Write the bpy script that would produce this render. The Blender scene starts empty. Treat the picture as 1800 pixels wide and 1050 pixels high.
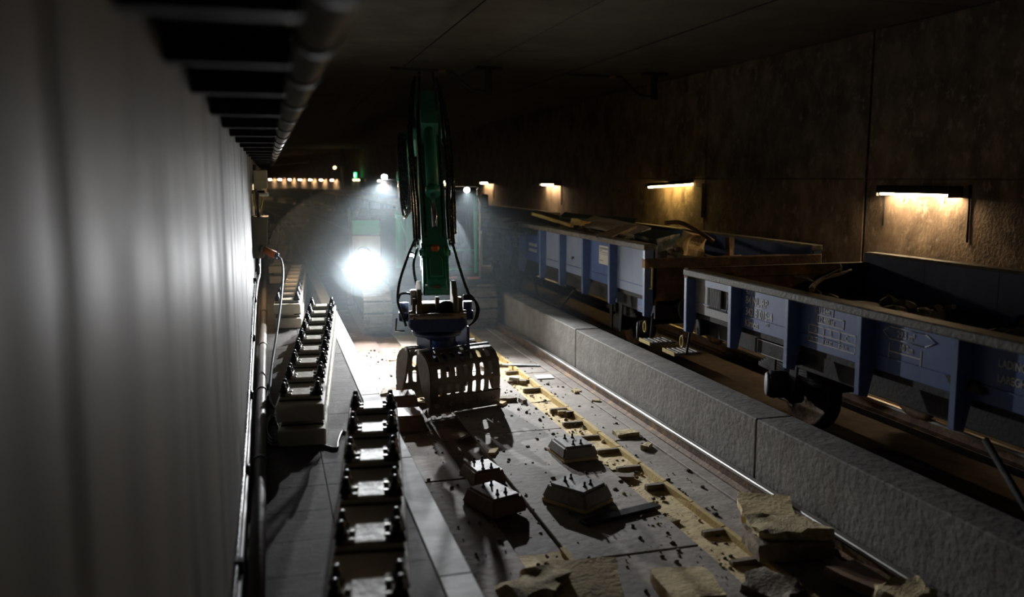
import bpy, bmesh, math, random
from mathutils import Vector, Matrix, noise

random.seed(7)
sc = bpy.context.scene
COL = sc.collection
PI = math.pi

# ------------------------------------------------------------------ camera, world, exposure
CAMZ = 3.05
cam_d = bpy.data.cameras.new('camera')
cam = bpy.data.objects.new('camera', cam_d)
COL.objects.link(cam)
cam.location = (0, 0, CAMZ)
YAW = math.radians(15.856); PITCH = math.radians(7.774)
cam.rotation_euler = (PI / 2 - PITCH, 0, -YAW)
cam_d.sensor_width = 36.0
cam_d.lens = 36.0 * 1500 / 1800
cam_d.shift_y = -8.25 / 1800
cam_d.clip_start = 0.02
cam_d.clip_end = 400
cam_d.dof.use_dof = True
cam_d.dof.focus_distance = 10.5
cam_d.dof.aperture_fstop = 0.85
sc.camera = cam

world = bpy.data.worlds.new('tunnel_dark')
sc.world = world
world.use_nodes = True
wb = world.node_tree.nodes['Background']
wb.inputs[0].default_value = (0.5, 0.55, 0.6, 1)
wb.inputs[1].default_value = 0.0

sc.view_settings.view_transform = 'Standard'
sc.view_settings.look = 'None'
sc.view_settings.exposure = 0.0
sc.view_settings.gamma = 1.0
sc.view_settings.use_curve_mapping = False
sc.cycles.use_denoising = True
sc.cycles.sample_clamp_indirect = 4.0
sc.cycles.max_bounces = 6
sc.cycles.volume_bounces = 0
sc.cycles.transparent_max_bounces = 12

LED_W = 1100.0          # big working lamp on the excavator
CABLAMP_W = 2100.0
BOOMLAMP_W = 1500.0
TUBE_E = 230.0           # fluorescent tubes
HAZE = 0.0045


# ------------------------------------------------------------------ materials
MATS = {}
def mat(name, c1, c2=None, rough=0.7, metal=0.0, scale=6.0, bump=0.15, stretch=(1, 1, 1), rv=0.12,
        lo=0.35, hi=0.65, c3=None, c3scale=1.2, c3lo=0.55, c3hi=0.7, coat=0.0, fine=4.0, stainrough=None, spec=None):
    if name in MATS: return MATS[name]
    m = bpy.data.materials.new(name); m.use_nodes = True
    nt = m.node_tree; n = nt.nodes; l = nt.links
    b = n['Principled BSDF']
    b.inputs['Metallic'].default_value = metal
    if coat: b.inputs['Coat Weight'].default_value = coat
    tc = n.new('ShaderNodeTexCoord'); mp = n.new('ShaderNodeMapping')
    mp.inputs['Scale'].default_value = stretch
    l.new(tc.outputs['Object'], mp.inputs['Vector'])
    nz = n.new('ShaderNodeTexNoise'); nz.inputs['Scale'].default_value = scale
    nz.inputs['Detail'].default_value = 8; nz.inputs['Roughness'].default_value = 0.6
    l.new(mp.outputs[0], nz.inputs['Vector'])
    rp = n.new('ShaderNodeValToRGB')
    rp.color_ramp.elements[0].position = lo; rp.color_ramp.elements[1].position = hi
    c2 = c2 or tuple(v * 0.6 for v in c1)
    rp.color_ramp.elements[0].color = (*c2, 1); rp.color_ramp.elements[1].color = (*c1, 1)
    l.new(nz.outputs['Fac'], rp.inputs[0])
    out = rp.outputs[0]
    if c3:
        n3 = n.new('ShaderNodeTexNoise'); n3.inputs['Scale'].default_value = c3scale
        n3.inputs['Detail'].default_value = 6; n3.inputs['Roughness'].default_value = 0.65
        l.new(mp.outputs[0], n3.inputs['Vector'])
        r3 = n.new('ShaderNodeMapRange')
        r3.inputs['From Min'].default_value = c3lo; r3.inputs['From Max'].default_value = c3hi
        l.new(n3.outputs['Fac'], r3.inputs['Value'])
        mx = n.new('ShaderNodeMix'); mx.data_type = 'RGBA'
        l.new(r3.outputs[0], mx.inputs[0]); l.new(out, mx.inputs[6]); mx.inputs[7].default_value = (*c3, 1)
        out = mx.outputs[2]
    l.new(out, b.inputs['Base Color'])
    mr = n.new('ShaderNodeMapRange')
    mr.inputs['To Min'].default_value = max(0.03, rough - rv); mr.inputs['To Max'].default_value = min(1, rough + rv)
    l.new(nz.outputs['Fac'], mr.inputs['Value'])
    ro = mr.outputs[0]
    if c3 and stainrough:          # stained patches are matt
        mf = n.new('ShaderNodeMix'); mf.inputs[3].default_value = stainrough
        l.new(r3.outputs[0], mf.inputs[0]); l.new(ro, mf.inputs[2]); ro = mf.outputs[0]
        ms = n.new('ShaderNodeMapRange'); ms.inputs['To Min'].default_value = spec if spec is not None else 0.5; ms.inputs['To Max'].default_value = 0.06
        l.new(r3.outputs[0], ms.inputs['Value']); l.new(ms.outputs[0], b.inputs['Specular IOR Level'])
    l.new(ro, b.inputs['Roughness'])
    if bump:
        nb = n.new('ShaderNodeTexNoise'); nb.inputs['Scale'].default_value = scale * fine
        nb.inputs['Detail'].default_value = 6
        l.new(mp.outputs[0], nb.inputs['Vector'])
        bp = n.new('ShaderNodeBump'); bp.inputs['Strength'].default_value = bump
        bp.inputs['Distance'].default_value = 0.02
        l.new(nb.outputs['Fac'], bp.inputs['Height']); l.new(bp.outputs[0], b.inputs['Normal'])
    MATS[name] = m
    return m

def emit(name, col, strength, sampling=None):
    m = bpy.data.materials.new(name); m.use_nodes = True
    b = m.node_tree.nodes['Principled BSDF']
    b.inputs['Base Color'].default_value = (*col, 1)
    b.inputs['Emission Color'].default_value = (*col, 1)
    b.inputs['Emission Strength'].default_value = strength
    if sampling: m.cycles.emission_sampling = sampling
    MATS[name] = m
    return m

def glass(name, tint, gloss=0.12):
    m = bpy.data.materials.new(name); m.use_nodes = True
    nt = m.node_tree; n = nt.nodes; l = nt.links; n.clear()
    o = n.new('ShaderNodeOutputMaterial'); t = n.new('ShaderNodeBsdfTransparent'); g = n.new('ShaderNodeBsdfGlossy')
    t.inputs[0].default_value = (*tint, 1); g.inputs['Roughness'].default_value = 0.06
    mx = n.new('ShaderNodeMixShader'); mx.inputs[0].default_value = gloss
    l.new(t.outputs[0], mx.inputs[1]); l.new(g.outputs[0], mx.inputs[2]); l.new(mx.outputs[0], o.inputs[0])
    MATS[name] = m
    return m

M = {
    'slab': mat('bed_concrete', (0.33, 0.28, 0.235), (0.20, 0.165, 0.135), 0.74, scale=3.5, bump=0.35, c3=(0.15, 0.115, 0.085), c3scale=0.9, c3lo=0.5, c3hi=0.66),
    'slabbrown': mat('bed_dusty_brown', (0.17, 0.105, 0.07), (0.08, 0.05, 0.035), 0.75, scale=3.0, bump=0.4, c3=(0.26, 0.22, 0.18), c3scale=1.6, c3lo=0.56, c3hi=0.68),
    'wallgrey': mat('wall_left_concrete', (0.12, 0.121, 0.118), (0.06, 0.061, 0.06), 0.56, scale=3.2, bump=0.06, rv=0.05, spec=0.38, stretch=(1, 2.4, 0.3), c3=(0.035, 0.037, 0.038), c3scale=1.6, c3lo=0.46, c3hi=0.68, stainrough=0.75),
    'wallbrown': mat('wall_right_concrete', (0.22, 0.165, 0.117), (0.07, 0.052, 0.036), 0.9, scale=2.2, bump=0.8, stretch=(1, 1, 0.7), c3=(0.25, 0.20, 0.15), c3scale=7.0, c3lo=0.54, c3hi=0.66, fine=9),
    'ceil': mat('ceiling_concrete', (0.12, 0.115, 0.10), (0.07, 0.065, 0.055), 0.9, scale=1.2, bump=0.2),
    'lowwall': mat('low_wall_concrete', (0.24, 0.222, 0.198), (0.15, 0.136, 0.12), 0.8, scale=4.0, bump=0.45, c3=(0.15, 0.125, 0.105), c3scale=1.6, c3lo=0.52, c3hi=0.68),
    'plat': mat('platform_board', (0.085, 0.072, 0.062), (0.04, 0.033, 0.028), 0.8, scale=5.0, bump=0.9, stretch=(1.0, 7.0, 1), c3=(0.125, 0.11, 0.10), c3scale=1.0, c3lo=0.5, c3hi=0.75, rv=0.12),
    'kerb': mat('kerb_slab', (0.46, 0.45, 0.43), (0.36, 0.35, 0.33), 0.65, scale=4.0, bump=0.1),
    'cream': mat('cream_concrete', (0.66, 0.60, 0.50), (0.56, 0.50, 0.41), 0.6, scale=7.0, bump=0.12),
    'pad': mat('rail_pad', (0.70, 0.64, 0.54), (0.56, 0.50, 0.40), 0.46, scale=9.0, bump=0.35, fine=1.5, coat=0.12),
    'platecol': mat('plate_grey', (0.34, 0.32, 0.28), (0.25, 0.23, 0.20), 0.5, metal=0.1, scale=9, bump=0.1),
    'blackrub': mat('black_plastic', (0.02, 0.02, 0.022), (0.012, 0.012, 0.013), 0.35, scale=10, bump=0.05),
    'boltblack': mat('bolt_black', (0.028, 0.028, 0.03), (0.015, 0.015, 0.016), 0.3, metal=0.4, scale=14, bump=0.1),
    'zinc': mat('zinc_clamp', (0.55, 0.53, 0.48), (0.4, 0.38, 0.34), 0.35, metal=0.7, scale=14, bump=0.1),
    'timber': mat('timber', (0.22, 0.16, 0.10), (0.13, 0.09, 0.055), 0.8, scale=5, stretch=(6, 1, 6), bump=0.3),
    'railsteel': mat('rail_steel', (0.46, 0.45, 0.43), (0.32, 0.30, 0.28), 0.42, metal=1.0, scale=8, bump=0.06, stretch=(1, 0.2, 1)),
    'rust': mat('rusty_steel', (0.20, 0.125, 0.075), (0.085, 0.05, 0.032), 0.7, metal=0.3, scale=6, bump=0.4, c3=(0.36, 0.19, 0.06), c3scale=3, c3lo=0.56, c3hi=0.68),
    'worn': mat('worn_brown_steel', (0.20, 0.165, 0.13), (0.105, 0.08, 0.062), 0.48, metal=0.35, scale=7, bump=0.25, c3=(0.07, 0.05, 0.04), c3scale=3.5, c3lo=0.5, c3hi=0.68),
    'brownplate': mat('ochre_brown_steel', (0.23, 0.175, 0.11), (0.14, 0.10, 0.065), 0.6, metal=0.15, scale=8, bump=0.2, c3=(0.42, 0.24, 0.06), c3scale=4, c3lo=0.6, c3hi=0.7),
    'blue': mat('wagon_blue', (0.085, 0.155, 0.42), (0.06, 0.115, 0.33), 0.5, scale=4, bump=0.08, stretch=(1, 1, 0.4), c3=(0.18, 0.25, 0.42), c3scale=1.6, c3lo=0.56, c3hi=0.85),
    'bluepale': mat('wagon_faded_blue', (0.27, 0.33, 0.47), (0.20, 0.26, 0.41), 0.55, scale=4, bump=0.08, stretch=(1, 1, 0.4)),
    'bluepost': mat('wagon_post_blue', (0.17, 0.24, 0.47), (0.12, 0.18, 0.40), 0.4, scale=6, bump=0.08),
    'rim': mat('wagon_rim', (0.22, 0.205, 0.175), (0.105, 0.095, 0.08), 0.6, scale=7, bump=0.45, c3=(0.42, 0.27, 0.10), c3scale=2.2, c3lo=0.64, c3hi=0.72),
    'under': mat('underframe_dark', (0.045, 0.042, 0.04), (0.025, 0.023, 0.022), 0.75, scale=6, bump=0.3, c3=(0.10, 0.065, 0.04), c3scale=2, c3lo=0.55, c3hi=0.75),
    'greypl': mat('grey_plate', (0.28, 0.28, 0.28), (0.19, 0.19, 0.19), 0.55, scale=5, bump=0.1),
    'white': mat('white_print', (0.80, 0.79, 0.76), (0.68, 0.67, 0.64), 0.6, scale=8, bump=0.0),
    'cap': mat('pale_cover', (0.48, 0.50, 0.52), (0.38, 0.40, 0.42), 0.5, scale=6, bump=0.05),
    'yellowp': mat('yellow_paint', (0.62, 0.47, 0.10), (0.40, 0.29, 0.06), 0.5, scale=8, bump=0.1),
    'foam': mat('yellow_foam', (0.70, 0.54, 0.28), (0.55, 0.41, 0.20), 0.85, scale=7, bump=0.35, c3=(0.26, 0.19, 0.11), c3scale=2.4, c3lo=0.57, c3hi=0.70),
    'foamrough': mat('crumbled_foam', (0.58, 0.47, 0.26), (0.34, 0.25, 0.12), 0.9, scale=16, bump=0.9),
    'foamlip': mat('foam_lip', (0.56, 0.40, 0.13), (0.42, 0.29, 0.09), 0.8, scale=9, bump=0.3),
    'bar': mat('pocket_bar', (0.24, 0.185, 0.12), (0.15, 0.11, 0.07), 0.8, scale=9, bump=0.4),
    'block': mat('sleeper_block', (0.36, 0.33, 0.31), (0.25, 0.225, 0.21), 0.6, scale=6, bump=0.25, c3=(0.17, 0.13, 0.10), c3scale=2.5, c3lo=0.52, c3hi=0.7),
    'blockbrown': mat('sleeper_block_brown', (0.20, 0.115, 0.065), (0.12, 0.065, 0.04), 0.55, scale=5, bump=0.3),
    'teal': mat('excavator_green', (0.05, 0.33, 0.215), (0.04, 0.27, 0.175), 0.42, scale=8, bump=0.06, c3=(0.16, 0.13, 0.09), c3scale=5, c3lo=0.66, c3hi=0.72),
    'charcoal': mat('excavator_charcoal', (0.055, 0.06, 0.065), (0.035, 0.038, 0.042), 0.5, scale=8, bump=0.1),
    'tiltblue': mat('tiltrotator_blue', (0.032, 0.055, 0.135), (0.02, 0.032, 0.085), 0.4, metal=0.2, scale=8, bump=0.15, c3=(0.15, 0.12, 0.10), c3scale=4, c3lo=0.6, c3hi=0.72),
    'shoe': mat('track_shoe_steel', (0.27, 0.225, 0.18), (0.17, 0.14, 0.11), 0.6, metal=0.2, scale=9, bump=0.3),
    'hose': mat('hose_rubber', (0.022, 0.022, 0.024), (0.014, 0.014, 0.015), 0.26, scale=20, bump=0.05),
    'chrome': mat('chrome_rod', (0.75, 0.75, 0.76), (0.62, 0.62, 0.63), 0.14, metal=1.0, scale=10, bump=0.0),
    'orange': mat('orange_plastic', (0.80, 0.21, 0.035), (0.58, 0.14, 0.03), 0.5, scale=12, bump=0.1),
    'hivis': mat('hivis_cloth', (0.85, 0.20, 0.03), (0.70, 0.16, 0.03), 0.8, scale=9, bump=0.2),
    'skin': mat('skin', (0.50, 0.33, 0.25), (0.44, 0.28, 0.21), 0.6, scale=10, bump=0.05),
    'hair': mat('dark_hair', (0.05, 0.04, 0.03), (0.03, 0.025, 0.02), 0.6, scale=30, bump=0.3),
    'trousers': mat('navy_cloth', (0.03, 0.035, 0.05), (0.02, 0.025, 0.035), 0.85, scale=9, bump=0.2),
    'pipegrey': mat('pale_pipe', (0.78, 0.78, 0.75), (0.66, 0.66, 0.63), 0.4, scale=5, bump=0.05),
    'pipebrown': mat('brown_pipe', (0.25, 0.21, 0.17), (0.16, 0.13, 0.10), 0.5, scale=6, bump=0.1),
    'cablewhite': mat('white_cable', (0.62, 0.61, 0.58), (0.5, 0.49, 0.46), 0.45, scale=9, bump=0.03),
    'cablegreen': mat('grey_green_cable', (0.10, 0.15, 0.145), (0.07, 0.105, 0.10), 0.55, scale=9, bump=0.03),
    'cablegrey': mat('grey_cable', (0.16, 0.17, 0.175), (0.10, 0.11, 0.115), 0.4, scale=9, bump=0.03),
    'tray': mat('dark_bracket', (0.02, 0.02, 0.022), (0.012, 0.012, 0.013), 0.7, scale=6, bump=0.15),
    'olive': mat('olive_cabinet', (0.23, 0.21, 0.15), (0.18, 0.165, 0.115), 0.5, scale=6, bump=0.06),
    'paleyellow': mat('pale_cabinet', (0.55, 0.50, 0.36), (0.46, 0.41, 0.29), 0.5, scale=6, bump=0.05),
    'blueplastic': mat('blue_plug', (0.16, 0.24, 0.34), (0.12, 0.18, 0.27), 0.45, scale=9, bump=0.04),
    'dirt': mat('dirt', (0.13, 0.105, 0.085), (0.07, 0.055, 0.045), 0.95, scale=9, bump=0.8),
    'ballast': mat('ballast_stone', (0.15, 0.12, 0.095), (0.08, 0.062, 0.05), 0.9, scale=5, bump=0.6),
    'rubble': mat('rubble', (0.11, 0.10, 0.085), (0.05, 0.045, 0.038), 0.9, scale=4, bump=0.5, c3=(0.22, 0.18, 0.10), c3scale=3, c3lo=0.58, c3hi=0.68),
    'sheet': mat('pale_sheet', (0.42, 0.40, 0.36), (0.30, 0.285, 0.255), 0.55, scale=4, bump=0.5),
    'tarp': mat('dark_tarp', (0.05, 0.075, 0.065), (0.035, 0.05, 0.045), 0.45, scale=4, bump=0.5),
    'brownpanel': mat('brown_panel', (0.24, 0.13, 0.075), (0.16, 0.085, 0.05), 0.7, scale=5, bump=0.2),
    'branch': mat('branch_bark', (0.25, 0.21, 0.15), (0.15, 0.12, 0.085), 0.85, scale=12, bump=0.5),
    'redplate': mat('red_reflector', (0.55, 0.25, 0.23), (0.5, 0.2, 0.18), 0.4, scale=8, bump=0.0),
    'greenpaint': mat('green_door', (0.10, 0.45, 0.14), (0.08, 0.36, 0.11), 0.5, scale=3, bump=0.05),
    'cabglass': glass('cab_glass', (0.68, 0.74, 0.76), 0.07),
    'lens': emit('led_lens', (0.90, 0.96, 1.0), 60.0, 'NONE'),
    'tube': emit('warm_tube', (1.0, 0.70, 0.40), TUBE_E),
    'tubeyellow': emit('yellowed_tube', (1.0, 0.66, 0.20), TUBE_E * 0.55),
    'exitgreen': emit('exit_green', (0.05, 0.75, 0.25), 3.0),
    'exitwhite': emit('exit_white', (0.85, 1.0, 0.9), 3.0),
    'orangelamp': emit('orange_lamp', (1.0, 0.55, 0.20), 26.0),
    'nichelight': emit('niche_light', (1.0, 0.85, 0.35), 14.0),
}


# ------------------------------------------------------------------ mesh helpers
class MB:
    def __init__(s): s.bm = bmesh.new()
    def _new(s, verts, faces, mx=None, smooth=False):
        vs = [s.bm.verts.new(mx @ Vector(v) if mx else v) for v in verts]
        for f in faces:
            try:
                fc = s.bm.faces.new([vs[i] for i in f]); fc.smooth = smooth
            except ValueError: pass
        return vs
    def box(s, x0, x1, y0, y1, z0, z1, mx=None, bev=0.0, seg=1):
        V = [(x0,y0,z0),(x1,y0,z0),(x1,y1,z0),(x0,y1,z0),(x0,y0,z1),(x1,y0,z1),(x1,y1,z1),(x0,y1,z1)]
        F = [(0,3,2,1),(4,5,6,7),(0,1,5,4),(1,2,6,5),(2,3,7,6),(3,0,4,7)]
        vs = s._new(V, F, mx)
        if bev > 0:
            es = set(e for v in vs for e in v.link_edges)
            bmesh.ops.bevel(s.bm, geom=list(es), offset=bev, segments=seg, affect='EDGES', profile=0.6)
        return s
    def hexa(s, V, mx=None):      # 8 corners, box order
        s._new(V, [(0,3,2,1),(4,5,6,7),(0,1,5,4),(1,2,6,5),(2,3,7,6),(3,0,4,7)], mx); return s
    def cyl(s, p0, p1, r0, r1=None, seg=14, caps=True):
        r1 = r0 if r1 is None else r1
        p0 = Vector(p0); p1 = Vector(p1); d = (p1 - p0).normalized()
        a = d.orthogonal().normalized(); b = d.cross(a)
        V = []
        for p, r in ((p0, r0), (p1, r1)):
            for i in range(seg):
                t = 2*PI*i/seg; V.append(p + (a*math.cos(t) + b*math.sin(t))*r)
        vs = [s.bm.verts.new(v) for v in V]
        for i in range(seg):
            j = (i+1) % seg
            f = s.bm.faces.new((vs[i], vs[j], vs[seg+j], vs[seg+i])); f.smooth = True
        if caps:
            s.bm.faces.new(vs[:seg][::-1]); s.bm.faces.new(vs[seg:])
        return s
    def tube(s, pts, r, seg=8, caps=True, sub=0):
        pts = [Vector(p) for p in pts]
        if sub:
            if isinstance(r, (list, tuple)):
                r = [r[min(i//sub, len(r)-1)] + (r[min(i//sub+1, len(r)-1)] - r[min(i//sub, len(r)-1)])*(i % sub)/sub for i in range((len(pts)-1)*sub+1)]
            pts = spline(pts, sub)
        n = len(pts); rings = []
        up = None
        for i, p in enumerate(pts):
            d = (pts[min(i+1, n-1)] - pts[max(i-1, 0)]).normalized()
            if up is None: a = d.orthogonal().normalized()
            else:
                a = up - d*up.dot(d)
                a = a.normalized() if a.length > 1e-6 else d.orthogonal().normalized()
            up = a; b = d.cross(a)
            rr = r[i] if isinstance(r, (list, tuple)) else r
            rings.append([s.bm.verts.new(p + (a*math.cos(2*PI*k/seg) + b*math.sin(2*PI*k/seg))*rr) for k in range(seg)])
        for i in range(n-1):
            for k in range(seg):
                f = s.bm.faces.new((rings[i][k], rings[i][(k+1) % seg], rings[i+1][(k+1) % seg], rings[i+1][k])); f.smooth = True
        if caps:
            s.bm.faces.new(rings[0][::-1]); s.bm.faces.new(rings[-1])
        return s
    def prism(s, poly, a0, a1, fn, bev=0.0):   # poly of 2D points, extruded along a; fn(u, v, a) -> xyz
        n = len(poly)
        vs = [s.bm.verts.new(fn(u, v, a0)) for u, v in poly] + [s.bm.verts.new(fn(u, v, a1)) for u, v in poly]
        s.bm.faces.new(vs[:n][::-1]); s.bm.faces.new(vs[n:])
        for i in range(n):
            j = (i+1) % n
            s.bm.faces.new((vs[i], vs[j], vs[n+j], vs[n+i]))
        if bev:
            es = set(e for v in vs for e in v.link_edges)
            bmesh.ops.bevel(s.bm, geom=list(es), offset=bev, segments=1, affect='EDGES')
        return s
    def lathe(s, prof, base, axis=(0,0,1), seg=12):   # prof: (r, h)
        base = Vector(base); d = Vector(axis).normalized(); a = d.orthogonal().normalized(); b = d.cross(a)
        rings = [[s.bm.verts.new(base + d*h + (a*math.cos(2*PI*k/seg)+b*math.sin(2*PI*k/seg))*max(r, 1e-4)) for k in range(seg)] for r, h in prof]
        for i in range(len(rings)-1):
            for k in range(seg):
                f = s.bm.faces.new((rings[i][k], rings[i][(k+1) % seg], rings[i+1][(k+1) % seg], rings[i+1][k])); f.smooth = True
        s.bm.faces.new(rings[0][::-1]); s.bm.faces.new(rings[-1])
        return s
    def sweep(s, prof, path, close=True):     # prof: (x, z) closed polygon; path: list of (x, y, z, heading)
        rings = []
        for (x, y, z, h) in path:
            c, sn = math.cos(h), math.sin(h)
            rings.append([s.bm.verts.new((x + u*c, y + u*sn, z + v)) for u, v in prof])
        n = len(prof)
        for i in range(len(rings)-1):
            for k in range(n if close else n-1):
                s.bm.faces.new((rings[i][k], rings[i][(k+1) % n], rings[i+1][(k+1) % n], rings[i+1][k]))
        if close:
            s.bm.faces.new(rings[0][::-1]); s.bm.faces.new(rings[-1])
        return s
    def chunk(s, c, r, rng, flat=0.6):
        bm2 = bmesh.ops.create_icosphere(s.bm, subdivisions=1, radius=1.0)
        sx, sy, sz = r*rng.uniform(.7,1.3), r*rng.uniform(.7,1.3), r*flat*rng.uniform(.7,1.2)
        rot = Matrix.Rotation(rng.uniform(0, 6.28), 3, 'Z')
        for v in bm2['verts']:
            k = rng.uniform(.72, 1.15)
            v.co = rot @ Vector((v.co.x*sx*k, v.co.y*sy*k, v.co.z*sz*k)) + Vector(c)
        return s
    def mesh(s, name, m):
        bmesh.ops.recalc_face_normals(s.bm, faces=s.bm.faces[:])
        me = bpy.data.meshes.new(name); s.bm.to_mesh(me); s.bm.free()
        if m: me.materials.append(m)
        return me
    def build(s, name, m, parent=None, loc=None, rz=0.0, kind=None):
        o = bpy.data.objects.new(name, s.mesh(name, m)); COL.objects.link(o)
        if parent: o.parent = parent
        if loc: o.location = loc
        if rz: o.rotation_euler = (0, 0, rz)
        if kind: o['kind'] = kind
        return o

def spline(p, n):
    out = []
    P = [p[0]*2 - p[1]] + p + [p[-1]*2 - p[-2]]
    for i in range(1, len(P)-2):
        a, b, c, d = P[i-1], P[i], P[i+1], P[i+2]
        for k in range(n):
            t = k/n
            out.append(0.5*((2*b) + (c-a)*t + (2*a-5*b+4*c-d)*t*t + (3*b-a-3*c+d)*t**3))
    out.append(p[-1]); return out

def tag(o, label=None, cat=None, group=None, kind=None):
    if label: o['label'] = label
    if cat: o['category'] = cat
    if group: o['group'] = group
    if kind: o['kind'] = kind
    return o
def empty(name, loc=(0,0,0), rz=0.0, label=None, cat=None, group=None):
    o = bpy.data.objects.new(name, None); COL.objects.link(o); o.location = loc; o.rotation_euler = (0,0,rz)
    o.empty_display_size = 0.2
    return tag(o, label, cat, group)
def inst(name, me, parent=None, loc=(0,0,0), rz=0.0):
    o = bpy.data.objects.new(name, me); COL.objects.link(o)
    if parent: o.parent = parent
    o.location = loc
    if rz: o.rotation_euler = (0,0,rz)
    return o
def copy_tree(o, parent=None):
    c = o.copy(); COL.objects.link(c); c.parent = parent
    for ch in list(o.children): copy_tree(ch, c)
    return c
def struct(o): o['kind'] = 'structure'; return o

def text_mesh(body, size, m, sx=0.8, align='LEFT', ext=0.0015):
    cu = bpy.data.curves.new('lettering', 'FONT'); cu.body = body; cu.size = size; cu.extrude = ext
    cu.align_x = align; cu.offset = size*0.012
    o = bpy.data.objects.new('lettering', cu); COL.objects.link(o)
    dg = bpy.context.evaluated_depsgraph_get()
    me = bpy.data.meshes.new_from_object(o.evaluated_get(dg))
    bpy.data.objects.remove(o)
    for v in me.vertices: v.co.x *= sx
    me.materials.clear(); me.materials.append(m)
    return me

# the tunnel runs straight along +Y, then bends left
Y0C, RC = 38.0, 294.0
def off(y): return 0.0 if y < Y0C else -(y-Y0C)**2/(2*RC)
def head(y): return 0.0 if y < Y0C else math.atan((y-Y0C)/RC)
def path(x, y0, y1, step=4.0, z=0.0):
    ys = [y0]
    if y1 > Y0C:
        y = max(y0, Y0C)
        if y > y0: ys.append(y)
        while y + step < y1: y += step; ys.append(y)
    ys.append(y1)
    return [(x + off(y), y, z, head(y)) for y in ys]

# ------------------------------------------------------------------ the setting
YN, YF = -4.0, 126.0
XL, XR, ZC = -0.25, 9.9, 5.5
PLAT_Z, PLAT_X = 0.66, 1.09
LW0, LW1, LWZ = 4.5, 4.9, 0.72

# bed under everything
fl = MB().sweep([(-1.0, -0.5), (XR+0.5, -0.5), (XR+0.5, -0.16), (-1.0, -0.16)], path(0, YN, YF)).build('floor', M['slab'])
struct(fl)
# concrete strips of the track bed, with recessed troughs between them
TL0, TL1, TR0, TR1 = 1.85, 2.25, 3.36, 3.75
rng = random.Random(3)
def strips(x0, x1, m, ys, name='bed_slab', gap=0.012):
    for a, b in zip(ys[:-1], ys[1:]):
        dz = rng.uniform(-0.006, 0.003)
        MB().box(x0, x1, a+gap, b-gap, -0.2, dz, bev=0.006).build(name, m, fl)
strips(PLAT_X+0.0, TL0, M['slabbrown'], [-4, 2.2, 5.3, 8.2, 11.1, 14, 17, 20, 26, 32, 38])
strips(TL1, TR0, M['slab'], [-4, 2.6, 6.1, 9.6, 12.9, 16.4, 20, 26, 32, 38])
strips(TR1, LW0, M['slab'], [-4, 3.0, 6.0, 8.95, 12.55, 15.7, 18.8, 22, 28, 38])
MB().sweep([(PLAT_X, -0.2), (LW0, -0.2), (LW0, 0.0), (PLAT_X, 0.0)], path(0, 38, YF)).build('bed_slab', M['slab'], fl)
# dusty filling of the left trough and far parts of both
MB().box(TL0, TL1, -4, 38, -0.2, -0.035).build('trough_filling', M['slabbrown'], fl)
MB().box(TR0, TR1, 16.6, 38, -0.2, -0.04).build('trough_filling', M['slabbrown'], fl)
MB().box(TR0, TR1, -4, 4.6, -0.2, -0.04).build('trough_filling', M['slabbrown'], fl)
# ballast bed under the wagons
MB().sweep([(LW1, -0.2), (XR, -0.2), (XR, 0.12), (LW1, 0.12)], path(0, YN, YF)).build('ballast_bed', M['ballast'], fl)

# yellow foam pockets in the right trough, one after another, with cross bars
y = 4.62; k = 0
while y < 16.5:
    L = 0.585 + rng.uniform(-0.02, 0.02)
    z = -0.05 + rng.uniform(-0.012, 0.012)
    mb = MB()
    nx, ny = 5, 7; vs = []
    for j in range(ny+1):
        for i in range(nx+1):
            e = 0.012*noise.noise(Vector((i*.9, (y+j*.08)*5, k)))
            vs.append((TR0 + (TR1-TR0)*i/nx, y + L*j/ny, z + e))
    mb._new(vs, [(j*(nx+1)+i, j*(nx+1)+i+1, (j+1)*(nx+1)+i+1, (j+1)*(nx+1)+i) for j in range(ny) for i in range(nx)])
    mb.build('foam_pocket', M['foam'], fl)
    mb = MB()
    e1, e2 = rng.uniform(-.012, .012), rng.uniform(-.012, .012)
    mb.hexa([(TR1-.055, y, -.1), (TR1+.012, y, -.1), (TR1+.012, y+L-.02, -.1), (TR1-.055, y+L-.02, -.1),
             (TR1-.03+e1, y, .012), (TR1+.012, y, .016), (TR1+.012, y+L-.02, .014), (TR1-.03+e2, y+L-.02, .01)])
    mb.build('foam_lip', M['foamlip'], fl)
    if k % 7 != 3:
        x0 = TR0 + rng.choice([0.10, 0.13, 0.16, 0.02])
        MB().box(x0, TR1-.02, y+L-.07, y+L-.005, z-.02, z+.052+rng.uniform(-.015,.008), Matrix.Rotation(0, 4, 'Z'), bev=.008).build('pocket_bar', M['bar'], fl)
    y += L; k += 1

# left trough: a few bare foam pockets
for (a, b) in ((5.35, 6.35), (11.3, 12.1), (13.2, 14.1), (14.2, 15.2)):
    mb = MB(); nx, ny = 5, 8; vs = []
    for j in range(ny+1):
        for i in range(nx+1):
            vs.append((TL0 + (TL1-TL0)*i/nx, a + (b-a)*j/ny, -0.02 + 0.02*noise.noise(Vector((i*1.3, j*1.1+a*7, 4)))))
    mb._new(vs, [(j*(nx+1)+i, j*(nx+1)+i+1, (j+1)*(nx+1)+i+1, (j+1)*(nx+1)+i) for j in range(ny) for i in range(nx)])
    mb.build('foam_pocket', M['foam'], fl)
    MB().box(TL1-.035, TL1+.01, a, b, -.1, .014).build('foam_lip', M['foamlip'], fl)

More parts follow.
